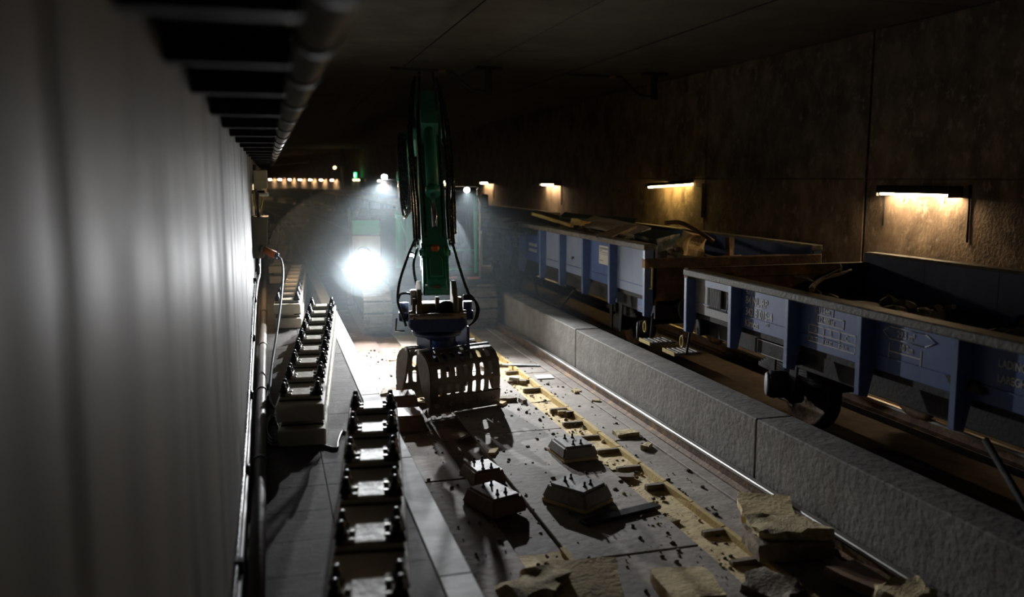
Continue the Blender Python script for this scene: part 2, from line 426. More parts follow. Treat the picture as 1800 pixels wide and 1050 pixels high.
# raised walkway along the left wall
pf = struct(MB().sweep([(XL-.3, -.3), (PLAT_X, -.3), (PLAT_X, PLAT_Z-.05), (XL-.3, PLAT_Z-.05)], path(0, YN, YF)).build('floor', M['lowwall']))
y = 2.0; k = 0
bm_lib = {}
while y < 26.5:
    L = 0.51
    for (x0, x1) in ((XL, 0.36), (0.36, 0.90)):
        MB().box(x0+.003, x1-.003, y+.002, y+L-.002, PLAT_Z-.06, PLAT_Z+rng.uniform(-.002, .001), bev=.0015).build('deck_slab', M['plat'], pf)
    y += L; k += 1
MB().sweep([(XL-.3, PLAT_Z-.06), (0.9, PLAT_Z-.06), (0.9, PLAT_Z-.002), (XL-.3, PLAT_Z-.002)], path(0, y, YF)).build('deck_slab', M['plat'], pf)
y = 0.3
while y < 34:
    MB().box(0.903, PLAT_X+.02, y+.004, y+2.25-.004, PLAT_Z-.10, PLAT_Z+.006, bev=.006).build('kerb_slab', M['kerb'], pf)
    y += 2.25
MB().sweep([(0.9, PLAT_Z-.10), (PLAT_X+.02, PLAT_Z-.10), (PLAT_X+.02, PLAT_Z+.004), (0.9, PLAT_Z+.004)], path(0, y, YF)).build('kerb_slab', M['kerb'], pf)

# left wall of tall panels with open joints
wl = struct(MB().sweep([(XL-.4, -.5), (XL-.075, -.5), (XL-.075, ZC), (XL-.4, ZC)], path(0, YN, YF)).build('wall_left', M['wallgrey']))
for a, b in ((-4, 1.16), (1.19, 3.90), (3.925, 6.6), (6.62, 9.3), (9.32, 12.0), (12.02, 14.7), (14.72, 17.4), (17.42, 20.1), (20.12, 22.8), (22.82, 25.5), (25.52, 28.2), (28.22, 33), (33.02, 38)):
    MB().box(XL-.08, XL, a, b, 0.4, ZC, bev=.008).build('wall_panel', M['wallgrey'], wl)
MB().sweep([(XL-.08, .4), (XL, .4), (XL, ZC), (XL-.08, ZC)], path(0, 38, YF)).build('wall_panel', M['wallgrey'], wl)

# right wall of concrete panels
wr = struct(MB().sweep([(XR+.09, -.5), (XR+.5, -.5), (XR+.5, ZC), (XR+.09, ZC)], path(0, YN, YF)).build('wall_right', M['wallbrown']))
for a, b in ((-4, 1.2), (1.23, 6.9), (6.93, 12.55), (12.6, 18.2), (18.23, 23.9), (23.93, 29.6), (29.63, 35.3), (35.33, 38)):
    MB().box(XR, XR+.1, a, b, -.1, 3.02, bev=.012).build('wall_panel', M['wallbrown'], wr)
    MB().box(XR, XR+.1, a, b, 3.03, ZC, bev=.012).build('wall_panel', M['wallbrown'], wr)
MB().sweep([(XR, -.1), (XR+.1, -.1), (XR+.1, 3.02), (XR, 3.02)], path(0, 38, YF)).build('wall_panel', M['wallbrown'], wr)
MB().sweep([(XR, 3.03), (XR+.1, 3.03), (XR+.1, ZC), (XR, ZC)], path(0, 38, YF)).build('wall_panel', M['wallbrown'], wr)

# ceiling of wide slabs
ce = struct(MB().sweep([(XL-.4, ZC+.09), (XR+.5, ZC+.09), (XR+.5, ZC+.4), (XL-.4, ZC+.4)], path(0, YN, YF)).build('ceiling', M['ceil']))
for a, b in ((-4, 4.5), (4.53, 10.5), (10.53, 16.5), (16.53, 22.5), (22.53, 28.5), (28.53, 38)):
    for (x0, x1) in ((XL, 4.6), (4.63, XR)):
        MB().box(x0, x1, a, b, ZC, ZC+.1, bev=.01).build('ceiling_slab', M['ceil'], ce)
MB().sweep([(XL, ZC), (XR, ZC), (XR, ZC+.1), (XL, ZC+.1)], path(0, 38, YF)).build('ceiling_slab', M['ceil'], ce)
struct(MB().box(XL-.6, XR+.6, YN-.3, YN, -.5, ZC+.4).build('wall_back', M['ceil']))

# low dividing wall of precast blocks
lw = struct(MB().sweep([(LW0+.08, -.3), (LW1-.08, -.3), (LW1-.08, LWZ-.08), (LW0+.08, LWZ-.08)], path(0, YN, YF)).build('wall_low', M['lowwall']))
y = -3.12
while y < 38:
    b = y + 5.12
    dz = rng.uniform(-.006, .006)
    MB().box(LW0, LW1, y+.007, b-.007, -.1, LWZ+dz, bev=.012).build('wall_block', M['lowwall'], lw)
    y = b
ye = y
for i in range(14):
    a, b = ye + i*5.12, ye + (i+1)*5.12
    if b > YF: break
    MB().sweep([(LW0, -.1), (LW1, -.1), (LW1, LWZ), (LW0, LWZ)], path(0, a+.02, b-.02, 2.6)).build('wall_block', M['lowwall'], lw)

# rail profile helper: foot, web, head
def rail(name, x, y0, y1, z, label, group=None):
    r = empty(name, (0, 0, 0), 0)
    body = [(-.075, 0), (.075, 0), (.075, .012), (.012, .03), (.012, .118), (-.012, .118), (-.012, .03), (-.075, .012)]
    hd_ = [(-.012, .112), (.012, .112), (.036, .125), (.036, .15), (.028, .158), (-.028, .158), (-.036, .15), (-.036, .125)]
    MB().sweep(body, path(x, y0, y1, 4, z)).build('rail_web', M['rust'], r)
    MB().sweep(hd_, path(x, y0, y1, 4, z)).build('rail_head', M['railsteel'], r)
    o = r
    return tag(o, label, 'rail', group)
rail('steel_rail', 4.405, YN, YF, 0.0, 'shiny steel rail along the foot of the low concrete wall')
rail('steel_rail', 6.47-.753, YN, YF, 0.142, 'rail under the wagons, on the low wall side', 'rails under the wagons')
rail('steel_rail', 6.47+.753, YN, YF, 0.142, 'rail under the wagons, on the lamp-lit wall side', 'rails under the wagons')
# a strip of flat steel beside the first rail
MB().box(4.15, 4.30, -4, 38, -.05, .022, bev=.005).build('bed_slab', M['slab'], fl)

# ------------------------------------------------------------------ fluorescent lamps on the right wall
def tube_lamp(y, label, group=None, x=XR, z=2.80, side=1, length=1.5, m='tube', conduit=True, detail=True, suffix=''):
    root = empty('tube_lamp' + suffix, (x + off(y), y, z), head(y), label, 'lamp', group)
    s = -side
    MB().prism([(0, .10), (0, .04), (s*.20, .025), (s*.25, .0), (s*.26, .03), (s*.2, .085), (s*.05, .12)], -length/2-.03, length/2+.03,
               lambda u, v, a: (u, a, v)).build('housing', M['tray'], root)
    MB().cyl((s*.185, -length/2, -.012), (s*.185, length/2, -.012), .02, seg=10).build('tube' + suffix, M[m], root)
    for e in (-1, 1):
        MB().box(min(0, s*.26), max(0, s*.26), min(e*(length/2+.02), e*(length/2+.035)), max(e*(length/2+.02), e*(length/2+.035)), -.05, .12).build('end_plate', M['tray'], root)
    if detail:
        for e in (-1, 1):
            MB().box(min(0, s*.03), max(0, s*.03), e*length*.29-.02, e*length*.29+.02, -.13, .05, bev=.004).build('bracket', M['zinc'], root)
            MB().box(min(s*.155, s*.215), max(s*.155, s*.215), e*(length/2+.012)-.012, e*(length/2+.012)+.012, -.035, .04).build('end_cap', M['greypl'], root)
    if conduit:
        MB().tube([(s*.02, length/2+.12, .08), (s*.02, length/2+.12, -.55)], .012, 6).build('conduit', M['tray'], root)
        MB().tube([(s*.02, -length/2-.18, .14), (s*.02, -length/2-.2, -.7)], .018, 6).build('conduit', M['tray'], root)
    return root
tube_lamp(1.9, 'fluorescent tube lamp on the brown wall beside the rubble-filled wagon end', conduit=False, suffix='_offscreen')
tube_lamp(11.2, 'lit fluorescent tube lamp on brown concrete wall beside the wagon holding a branch')
tube_lamp(29.4, 'lit tube lamp on wall beside the wagon with the white placard')
tube_lamp(38.8, 'lit tube lamp on wall beside the excavator cab mirror')
for y in (48.0, 57.2, 66.4, 84.6, 89.2, 93.8, 98.4, 103.0, 107.6, 112.2, 117):
    tube_lamp(y, 'small lit tube lamp in the row along the far bend', 'tube lamps along the far bend', conduit=False, detail=False)
# the broken one, hanging away from the wall
root = empty('tube_lamp', (XR, 19.6, 2.86), 0, 'broken yellow tube lamp hanging by one end off the wall', 'lamp')
rt = Matrix.Rotation(math.radians(16), 4, 'Z') @ Matrix.Rotation(math.radians(-3), 4, 'X')
mb = MB(); mb.prism([(-.06, .10), (-.06, .03), (-.22, .02), (-.30, -.005), (-.31, .03), (-.22, .09)], -.75, .9, lambda u, v, a: rt @ Vector((u, a, v)))
mb.build('housing', M['tray'], root)
MB().cyl(rt @ Vector((-.22, -.72, -.012)), rt @ Vector((-.22, .86, -.012)), .02, seg=10).build('tube', M['tubeyellow'], root)
MB().tube([rt @ Vector((-.2, .5, .08)), (-.12, -.1, .05), (-.02, -1.2, -.06)], .008, 6, sub=4).build('wire', M['cablewhite'], root)
MB().tube([(-.02, -1.3, .05), (-.02, -1.3, -.75)], .02, 6).build('conduit', M['tray'], root)

# orange lamp on a mast, green lit niche with exit sign, far round the bend
r = empty('mast_lamp', (6.15 + 0.0, 75.0, 0.0), head(75), 'orange lamp on a dark mast where the tunnel bends', 'lamp')
MB().cyl((0, 0, .142), (0, 0, 5.5), .07).build('mast', M['tray'], r)
MB().tube([(0, 0, 4.9), (-.5, 0, 4.75), (-1.0, 0, 5.1)], .04, 6, sub=4).build('arm', M['tray'], r)
MB().lathe([(.02, -.10), (.08, -.06), (.10, 0), (.08, .06), (.02, .10)], (-.62, -.1, 3.87), seg=12).build('globe', M['orangelamp'], r)
MB().tube([(0, 0, 3.95), (-.62, -.1, 4.0)], .03, 6).build('arm', M['tray'], r)
yx = 74.2; xx = XR + off(yx)
r = empty('exit_niche', (xx, yx, 0), head(yx), 'lit emergency exit niche with green door under green sign', 'doorway')
MB().box(-.45, -.02, -1.5, 1.5, 2.90, 3.0).build('lintel', M['greypl'], r)
MB().box(-.40, -.30, -1.3, 1.2, 2.78, 2.88).build('light_strip', M['nichelight'], r)
for yy in (-1.5, -.35, .25, 1.42):
    MB().box(-.45, -.02, yy, yy+.1, .142, 2.90).build('post', M['tray'], r)
d = MB().box(-.09, -.02, -1.4, -.35, .142, 2.76, bev=.02).build('door', M['greenpaint'], r)
MB().cyl((-.14, -.5, 1.2), (-.09, -.5, 1.2), .03).build('handle', M['zinc'], d)
MB().box(-.09, -.02, .35, 1.42, .142, 2.76, bev=.02).build('door', M['paleyellow'], r)
r = empty('exit_sign', (xx, yx, 3.24), head(yx), 'small green running man exit sign above the lit niche', 'sign')
MB().box(-.52, -.42, -.34, .34, -.22, .22, bev=.02).build('sign_box', M['exitgreen'], r)
mb = MB()
mb.lathe([(.01, -.05), (.05, 0), (.01, .05)], (-.53, -.02, .13), seg=8)
mb.tube([(-.53, 0, .06), (-.53, .05, -.06), (-.53, -.05, -.16)], .03, 6); mb.tube([(-.53, .05, -.06), (-.53, .17, -.14)], .028, 6)
mb.tube([(-.53, .0, .05), (-.53, -.14, -.02)], .025, 6); mb.tube([(-.53, .0, .05), (-.53, .13, .0)], .025, 6)
mb.build('running_figure', M['exitwhite'], r)
MB().box(-.46, -.02, -.05, .05, .1, .16).build('bracket', M['tray'], r)

# ------------------------------------------------------------------ fittings along the left wall
r = empty('cable_tray', (0, 0, 0), 0, 'dark overhead cable tray on brackets along the left wall', 'cable tray')
MB().box(XL+.02, .06, -3, 30, 3.43, 3.45).build('tray_bottom', M['tray'], r)
for x in (XL+.02, .045):
    MB().box(x, x+.015, -3, 30, 3.43, 3.58).build('tray_side', M['tray'], r)
ARMS = (1.0, 1.7, 2.45, 3.3, 4.4, 5.5, 6.6, 7.8, 9.0, 10.3, 11.6, 13, 15, 17, 19, 21, 23, 25, 27, 29)
for y in ARMS:
    mb = MB(); mb.box(XL, .075, y-.025, y+.025, 3.345, 3.45, bev=.006)
    mb.build('bracket_arm', M['tray'], r)
for i, (x, rr) in enumerate(((-.17, .03), (-.10, .035), (-.03, .03))):
    MB().tube([(x, -3, 3.48), (x, 30, 3.48)], rr, 6).build('cable', M['hose'], r)
PX, PZ = .145, 3.445
r = empty('overhead_pipe', (0, 0, 0), 0, 'pale overhead pipe with dark clamps hung beside the cable tray', 'pipe')
MB().tube([(PX, -3, PZ), (PX, 30, PZ)], .06, 14).build('pipe', M['pipegrey'], r)
for y in ARMS:
    MB().cyl((PX, y-.035, PZ), (PX, y+.035, PZ), .07).build('clamp', M['tray'], r)
r = empty('floor_pipe', (0, 0, 0), 0, 'brown pipe running along the foot of the left wall', 'pipe')
MB().tube([(-.145, -3, .755), (-.145, 9.4, .755), (-.15, 30, .76)], .05, 14).build('pipe', M['pipebrown'], r)
for y in (4.2, 7.0, 9.4, 12, 15, 18, 21):
    MB().cyl((-.146, y-.03, .757), (-.146, y+.03, .757), .058).build('coupling', M['pipebrown'], r)
wc = empty('wall_cable', (0, 0, 0), 0, 'white cable clipped to left wall, rising to the olive cabinet', 'cable')
MB().tube([(-.225, 2, .95), (-.225, 5.5, .92), (-.225, 7.5, 1.0), (-.225, 9.5, 1.15), (-.22, 11, 1.30), (-.215, 12.2, 1.42), (-.2, 13.0, 1.5), (-.17, 13.4, 1.62), (-.16, 13.45, 1.9)], .017, 8, sub=6).build('cable_run', M['cablewhite'], wc)
MB().tube([(-.235, 2, 1.02), (-.235, 5.5, 1.0), (-.235, 8.5, 1.14), (-.235, 11, 1.40), (-.225, 13.2, 1.62), (-.2, 13.5, 1.9)], .010, 8, sub=6).build('cable_run', M['hose'], wc)
for y, z in ((4.6, .96), (6.2, .96), (8.0, 1.06), (10.0, 1.23), (11.8, 1.42), (12.8, 1.56)):
    MB().box(-.252, -.20, y-.03, y+.03, z-.03, z+.05, bev=.008).build('clip', M['blackrub'], wc)
# olive junction cabinet with plug
cb = empty('junction_cabinet', (XL, 13.26, 1.85), 0, 'olive wall cabinet with slanted lower corner above the stacked beams', 'cabinet')
MB().prism([(0, 0), (.155, 0), (.215, .22), (.235, .6), (0, .6)], 0, .55, lambda u, v, a: (u, a, v), bev=.008).build('body', M['olive'], cb)
MB().box(-.005, .245, -.012, .56, .595, .615, bev=.004).build('lid', M['olive'], cb)
MB().cyl((.10, .1, .6), (.10, .1, .98), .022).build('conduit', M['pipebrown'], cb)
MB().cyl((.06, .1, -.25), (.06, .1, .01), .03).build('conduit', M['hose'], cb)
pl = empty('power_plug', (-.06, 13.22, 1.96), 0, 'orange plug with grey-green cable hanging down from cabinet to deck', 'cable')
MB().cyl((-.03, .03, .02), (.13, .0, -.06), .05, .056).build('plug_body', M['orange'], pl)
MB().cyl((.13, 0, -.06), (.17, -.01, -.082), .046, .046).build('plug_collar', M['blueplastic'], pl)
MB().cyl((-.07, .05, .035), (-.03, .03, .02), .056, .05).build('plug_socket', M['olive'], pl)
pts = [(.10, 13.2, 1.88), (.155, 13.1, 1.82), (.165, 12.7, 1.68), (.12, 11.9, 1.42), (.045, 11.0, 1.12), (-.03, 10.2, .86), (-.06, 9.6, .70), (-.05, 9.2, .676), (.0, 8.9, .676), (.02, 8.6, .676)]
cp = [Vector(p) - Vector((-.06, 13.22, 1.96)) for p in pts]
MB().tube(cp, .016, 8, sub=6).build('cable', M['cablegreen'], pl)
# coils of cable lying on the deck
def coil(name, cx, cy, z, R, n, rad, m, label, sy=1.0, tail=None):
    pts = []; g = random.Random(int(cx*100+cy*10))
    for i in range(n*14):
        t = i/14*2*PI; rr = R*(1 + .16*math.sin(t*.37+1) + g.uniform(-.02, .02))
        pts.append(Vector((cx + rr*math.cos(t), cy + sy*rr*math.sin(t) + .03*math.sin(t*.21), z + rad + rad*1.4*(i//14)*.55)))
    if tail: pts += [Vector(p) for p in tail]
    return tag(MB().tube(pts, rad, 7).build(name, m), label, 'cable')
coil('cable_coil', -.03, 8.15, PLAT_Z, .075, 5, .011, M['cablegrey'], 'untidy coil of thin grey cable on deck by the floor pipe', sy=6.0, tail=[(-.02, 8.6, .69), (0, 8.9, .68)])
tag(MB().tube([(.40, 7.55, .672), (.50, 7.45, .672), (.53, 7.65, .672), (.60, 7.95, .672), (.68, 7.7, .672), (.66, 7.4, .672), (.62, 7.2, .672)], .014, 8, sub=6).build('cable_loop', M['cablegrey']), 'thin grey cable looped on deck between two beam stacks', 'cable')

# pale lamp cabinet and wall lamp further along
pc = empty('lamp_cabinet', (XL, 14.4, 2.75), 0, 'pale upright cabinet on left wall with looped cable below', 'cabinet')
MB().box(.03, .25, 0, .35, .12, .42, bev=.012).build('body', M['paleyellow'], pc)
MB().box(.1, .26, -.05, .36, -.0, .05, bev=.01).build('shelf', M['white'], pc)
MB().box(0, .2, .1, .16, .04, .09).build('wall_arm', M['tray'], pc)
MB().tube([(.03, 0, .1), (.035, -.05, -.12), (.09, -.05, -.24), (.15, -.05, -.12), (.17, 0, .03)], .014, 8, sub=5).build('looped_cable', M['yellowp'], pc)
MB().tube([(.06, .05, -.3), (.06, .05, .5)], .03, 8).build('conduit', M['pipebrown'], pc)
tube_lamp(16.4, 'lit tube lamp fixed to the left wall behind the pale cabinet', x=XL, z=2.98, side=-1, length=1.2, conduit=False)
tag(MB().tube([(-.2, 28.6, 3.44), (.2, 28.4, 3.42), (.6, 28.2, 3.46), (1.0, 28.0, 3.50), (1.2, 27.9, 3.505), (1.3, 27.9, 3.56)], [.012, .018, .022, .026, .022, .012], 8).build('hanging_batten', M['cablewhite']), 'loose white batten jutting out from the overhead cable tray', 'batten')

# overhead line supports
def catenary(x, y, label):
    r = empty('catenary_support', (x, y, ZC), 0, label, 'bracket')
    MB().box(-.28, .28, -.14, .14, -.06, .02, bev=.01).build('base_plate', M['tray'], r)
    MB().box(-.06, .06, -.06, .06, -.62, -.04, bev=.008).build('drop_post', M['tray'], r)
    MB().tube([(0, 0, -.55), (-.35, 0, -.52), (-.62, 0, -.34), (-.8, 0, -.16), (-1.0, 0, -.12), (-2.2, 0, -.10)], .028, 8, sub=5).build('curved_arm', M['tray'], r)
    MB().lathe([(.03, 0), (.06, .03), (.035, .05), (.06, .08), (.035, .1), (.06, .13), (.03, .16)], (-.98, 0, -.12), (-1, 0, 0)).build('insulator', M['brownpanel'], r)
catenary(4.85, 19.0, 'dark overhead line support with curved arm above the excavator')
catenary(8.9, 19.0, 'dark overhead line support with curved arm above the wagons')
for i, (x0, x1) in enumerate(((3.0, 2.75), (6.5, 6.3))):
    tag(MB().tube([(x0, -3, ZC-.22), ((x0+x1)/2-.15, 8, ZC-.24), (x1, 19, ZC-.22), (x1+.1, 38, ZC-.22)], .012, 6).build('overhead_wire', M['tray']),
        'taut overhead wire above the ' + ('excavator' if i == 0 else 'wagons'), 'wire')

# ------------------------------------------------------------------ stacked concrete track beams
def bolt_mesh():
    mb = MB()
    mb.lathe([(.036, 0), (.04, .012), (.034, .022), (.03, .05), (.034, .055), (.034, .085), (.024, .092), (.022, .125), (.012, .136), (.002, .138)], (0, 0, 0), seg=10)
    mb.tube([(-.035, .05, .02), (-.03, .0, .055), (.03, .0, .055), (.035, .05, .02)], .013, 6)
    return mb.mesh('bolt', M['boltblack'])
BOLT = bolt_mesh()
PLATE = MB().box(-.185, .185, -.135, .135, 0, .036, bev=.008).mesh('baseplate', M['platecol'])
mb = MB(); mb.box(-.19, .19, -.148, .148, -.002, .014, bev=.004)
SHOULDER = mb.mesh('rubber_mat', M['blackrub'])
PAD = MB().box(-.082, .082, -.115, .115, .034, .054, bev=.003).mesh('rail_pad', M['pad'])
mb = MB(); mb.box(-.03, .03, -.10, -.075, .02, .06, bev=.004); mb.box(-.03, .03, .02, .045, .02, .055, bev=.004); mb.box(-.014, -.004, -.10, .07, .02, .075, bev=.003)
CLAMP = mb.mesh('clamp', M['zinc'])
BEAM_L, BEAM_W, BEAM_T = 6.0, .42, .155
mb = MB(); mb.box(-BEAM_W/2, BEAM_W/2, 0, BEAM_L, 0, BEAM_T, bev=.012); BODY = mb.mesh('beam_body', M['cream'])
mb = MB(); mb.box(-.15, .15, -.03, .03, 0, .008); mb.box(-.004, .004, -.1, .1, 0, .009); JOINTPLATE = mb.mesh('joint_strip', M['brownpanel'])
def seat(parent, y):
    p = inst('baseplate', PLATE, parent, (0, y, BEAM_T))
    inst('rubber_mat', SHOULDER, p)
    inst('rail_pad', PAD, p)
    for s in (-1, 1):
        inst('clamp', CLAMP, p, (s*.108, 0, .004), 0 if s < 0 else PI)
        for e in (-.075, .07):
            inst('bolt', BOLT, p, (s*.15, e, .026), 0 if s < 0 else PI)
def beam(x, y, z, rz, label, group='stacked concrete track beams'):
    r = empty('track_beam', (x, y, z), rz, label, 'concrete beam', group)
    inst('beam_body', BODY, r)
    for i in range(9): seat(r, .28 + i*.68)
    return r
stacks = [
    ('beam pair closest to the kerb edge', .105, 1.56, -.123),
    ('beam pair beside the coil of grey cable', .20, 7.60, -.093),
    ('beam pair under the hanging grey-green cable', .22, 13.86, -.060),
    ('beam pair beyond the one under the grey-green cable', .16, 19.95, -.048),
    ('beam pair second beyond the one under the grey-green cable', .12, 26.05, -.03),
    ('farthest beam pair before the debris heap', .10, 32.15, -.02)]
for i, (d, x, y, a) in enumerate(stacks):
    g = d.replace('beam pair', '').strip()
    beam(x, y, PLAT_Z+.235, a, 'upper cream concrete beam with black rail fastenings, of the ' + d)
    if True:
        beam(x+.012, y+.02, PLAT_Z-.012+.012, a, 'lower cream concrete beam, of the ' + d)
    # timber packers between the layers and the stack
    for t in (.62, 2.66, 5.38):
        c, s = math.cos(a), math.sin(a)
        o = MB().box(-.20, .20, -.04, .04, 0, .084, bev=.006).build('timber_packer', M['timber'], None, (x - s*t, y + c*t, PLAT_Z+.154), a)
        tag(o, 'short timber packer in the ' + d, 'packer', 'timber packers')

# ------------------------------------------------------------------ wagons
POSTS = [0, 1.33, 2.51, 3.70, 4.87, 6.27, 7.39, 8.51, 9.63, 10.75]
BL = 10.75
RAILZ = 0.30
def put_text(parent, me, y, z, x=-1.303, name='lettering'):
    o = inst(name, me, parent, (x, y, z))
    o.rotation_euler = (PI/2, 0, -PI/2)
    return o
def rect_outline(parent, y0, y1, z0, z1, x=-1.304, w=.010, name='printed_frame', cols=(), rows=()):
    mb = MB()
    def bar(a0, a1, b0, b1): mb.box(x-.001, x+.002, min(a0, a1), max(a0, a1), b0, b1)
    bar(y0, y1, z0, z0+w); bar(y0, y1, z1-w, z1); bar(y0, y0+w, z0, z1); bar(y1-w, y1, z0, z1)
    for c in cols: bar(c, c+w, z0, z1)
    for r_ in rows: bar(y0, y1, r_, r_+w)
    return mb.build(name, M['white'], parent)
TXT = {}
def T(body, size, sx=.8):
    k = (body, size, sx)
    if k not in TXT: TXT[k] = text_mesh(body, size, M['white'], sx)
    return TXT[k]

def wagon(y0, label, group=None, rims=(1.60, 1.60), rz_far=1.75, detail=2, palette=None, placard=False):
    ym = y0 + BL/2
    h = head(ym)
    r = empty('open_wagon', (6.47 + off(y0), y0, RAILZ), h, label, 'wagon', group)
    PB = 1.05           # panel bottom above rail
    for side in (-1, 1):
        for i in range(9):
            a, b = POSTS[i], POSTS[i+1]
            top = rz_far if side > 0 else (rims[0] if i < 5 else rims[1])
            m = 'blue'
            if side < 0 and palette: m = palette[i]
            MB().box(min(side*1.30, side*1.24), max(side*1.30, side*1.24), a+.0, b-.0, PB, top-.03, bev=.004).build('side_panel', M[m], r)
            if side < 0 and detail:
                # pressed lower band
                MB().box(-1.312, -1.296, a+.10, b-.10, PB+.13, PB+.14).build('panel_seam', M['blue'], r)
        for i, y in enumerate(POSTS):
            top = rz_far if side > 0 else (rims[0] if i < 5 else rims[1])
            yy0 = y if i == 0 else (y-.07 if i == 9 else y-.035)
            MB().prism([(side*1.27, top-.06), (side*1.43, top-.06), (side*1.42, .80), (side*1.32, .78), (side*1.27, 1.0)], yy0, yy0+.07,
                       lambda u, v, a: (u, a, v), bev=.006).build('post', M['bluepost'], r)
        segs = [(0, 6.27, rims[0]), (6.27, BL, rims[1])] if (side < 0 and rims[0] != rims[1]) else [(0, BL, rz_far if side > 0 else rims[0])]
        for a, b, t in segs:
            MB().box(min(side*1.445, side*1.25), max(side*1.445, side*1.25), a-.01, b+.01, t-.085, t, bev=.012).build('rim', M['rim'], r)
        MB().box(min(side*1.12, side*1.04), max(side*1.12, side*1.04), .05, BL-.05, .74, PB+.0, bev=.01).build('side_sill', M['under'], r)
    # ends
    for (y, sgn) in ((0.0, -1), (BL, 1)):
        top = 1.62
        MB().box(-1.30, 1.30, min(y, y-sgn*.05), max(y, y-sgn*.05), .95, top-.1, bev=.006).build('end_panel', M['rust'], r)
        MB().box(-1.43, 1.43, min(y+sgn*.02, y-sgn*.10), max(y+sgn*.02, y-sgn*.10), top-.14, top, bev=.012).build('end_beam', M['rust'], r)
        MB().box(-1.25, 1.25, min(y, y-sgn*.12), max(y, y-sgn*.12), .75, 1.02, bev=.01).build('buffer_beam', M['under'], r)
        for x in (-.875, .875):
            b_ = MB().cyl((x, y, .95), (x, y+sgn*.38, .95), .09, .075).build('buffer', M['under'], r)
            MB().lathe([(.20, 0), (.22, .02), (.2, .045), (.01, .055)], (x, y+sgn*.36, .95), (0, sgn, 0), 18).build('buffer_head', M['under'], b_)
        MB().tube([(0, y, .92), (0, y+sgn*.3, .9), (0, y+sgn*.48, .82)], .05, 8).build('coupling', M['under'], r)
        for x in (-1.36, 1.36):
            MB().tube([(x, y+sgn*.02, 1.50), (x, y+sgn*.10, 1.50), (x, y+sgn*.10, 1.20), (x, y+sgn*.02, 1.20)], .012, 6).build('grab_handle', M['yellowp'], r)
        if detail:
            st = MB().box(-1.50, -1.12, min(y+sgn*.05, y+sgn*.40), max(y+sgn*.05, y+sgn*.40), .47, .50, bev=.004).build('step_board', M['greypl'], r)
            MB().box(-1.515, -1.50, min(y+sgn*.05, y+sgn*.40), max(y+sgn*.05, y+sgn*.40), .462, .512).build('yellow_edge', M['yellowp'], st)
            for q in range(5):
                MB().box(-1.46+q*.07, -1.44+q*.07, min(y+sgn*.07, y+sgn*.38), max(y+sgn*.07, y+sgn*.38), .499, .508).build('tread_bar', M['zinc'], st)
            MB().tube([(-1.34, y+sgn*.05, .48), (-1.30, y+sgn*.03, .85)], .016, 6).build('step_hanger', M['under'], r)
            mb = MB(); mb.tube([Vector((-1.42, y+sgn*.03+.045*math.sin(t), .66+.075*math.cos(t))) for t in [2*PI*k/14 for k in range(15)]], .014, 6)
            mb.build('tow_ring', M['yellowp'], r)
    MB().box(-1.26, 1.26, .03, BL-.03, .98, 1.06).build('floor_plate', M['under'], r)
    for x in (-.55, .55):
        MB().box(x-.07, x+.07, .1, BL-.1, .66, .98).build('frame_beam', M['under'], r)
    # running gear
    for ya in (1.75, BL-1.75):
        ws = MB().cyl((-.9, ya, .42), (.9, ya, .42), .075).build('axle', M['under'], r)
        for sx in (-1, 1):
            MB().lathe([(.10, -.075), (.13, -.07), (.15, -.055), (.36, -.045), (.38, -.065), (.42, -.065), (.425, .04), (.455, .05), (.455, .075), (.37, .075), (.34, .03), (.15, .06), (.1, .075)],
                       (sx*.75, ya, .42), (-sx, 0, 0), 28).build('wheel', M['rust'], ws)
            MB().box(sx*1.0-.10, sx*1.0+.10, ya-.14, ya+.14, .30, .56, bev=.03).build('axle_box', M['under'], r)
            for q in range(5):
                MB().tube([(sx*1.0, ya-.62+.05*q, .60+.028*q), (sx*1.0, ya, .56+.026*q), (sx*1.0, ya+.62-.05*q, .60+.028*q)], .035, 4, sub=3).build('leaf_spring', M['under'], r)
            MB().prism([(ya-.3, .98), (ya-.22, .30), (ya-.15, .30), (ya-.14, .75), (ya+.14, .75), (ya+.15, .30), (ya+.22, .30), (ya+.3, .98)], sx*1.11-.012, sx*1.11+.012,
                       lambda u, v, a: (a, u, v)).build('axle_guard', M['under'], r)
    if detail:
        for yb in (BL-1.70, .55):
            hb = MB().lathe([(.02, 0), (.13, 0), (.15, .03), (.15, .16), (.12, .22), (.05, .26)], (-1.26, yb, .50), (.9, -.42, 0), 20).build('brake_pot', M['under'], r)
            MB().lathe([(.01, -.025), (.12, -.02), (.135, 0), (.01, .004)], (-1.262, yb, .50), (.9, -.42, 0), 20).build('brake_cover', M['cap'], hb)
        MB().tube([(-1.15, 3.6, .72), (-1.18, 4.3, .28), (-1.18, 5.7, .28), (-1.15, 6.2, .72)], .028, 6).build('truss_rod', M['under'], r)
        MB().box(-1.25, -1.04, 8.6, 9.35, .80, .96).build('data_plate', M['under'], r)
        rect_outline(r, 8.62, 9.30, .80, .96, x=-1.252, w=.008)
        # number panel
        yt = 9.55
        put_text(r, T('84 NL-RP', .13, .86), yt-.06, 1.335); put_text(r, T('342 8 015-4', .13, .86), yt-.06, 1.205)
        put_text(r, T('42', .10, .86), yt-.06, 1.445)
        put_text(r, T('Klmos', .12, .9), yt-.06, 1.08); put_text(r, T('701', .06, .8), yt-.48, 1.14)
        MB().box(-1.3045, -1.302, yt-.42, yt-.25, 1.312, 1.322).build('printed_line', M['white'], r)
        # load panel
        put_text(r, T('|- 11.24m -|', .075, .8), 8.20, 1.435)
        put_text(r, T('12 480 kg', .075, .8), 8.14, 1.345); rect_outline(r, 7.76, 8.17, 1.325, 1.415)
        rect_outline(r, 7.58, 8.30, 1.125, 1.30, cols=(7.81, 8.05), rows=(1.21,))
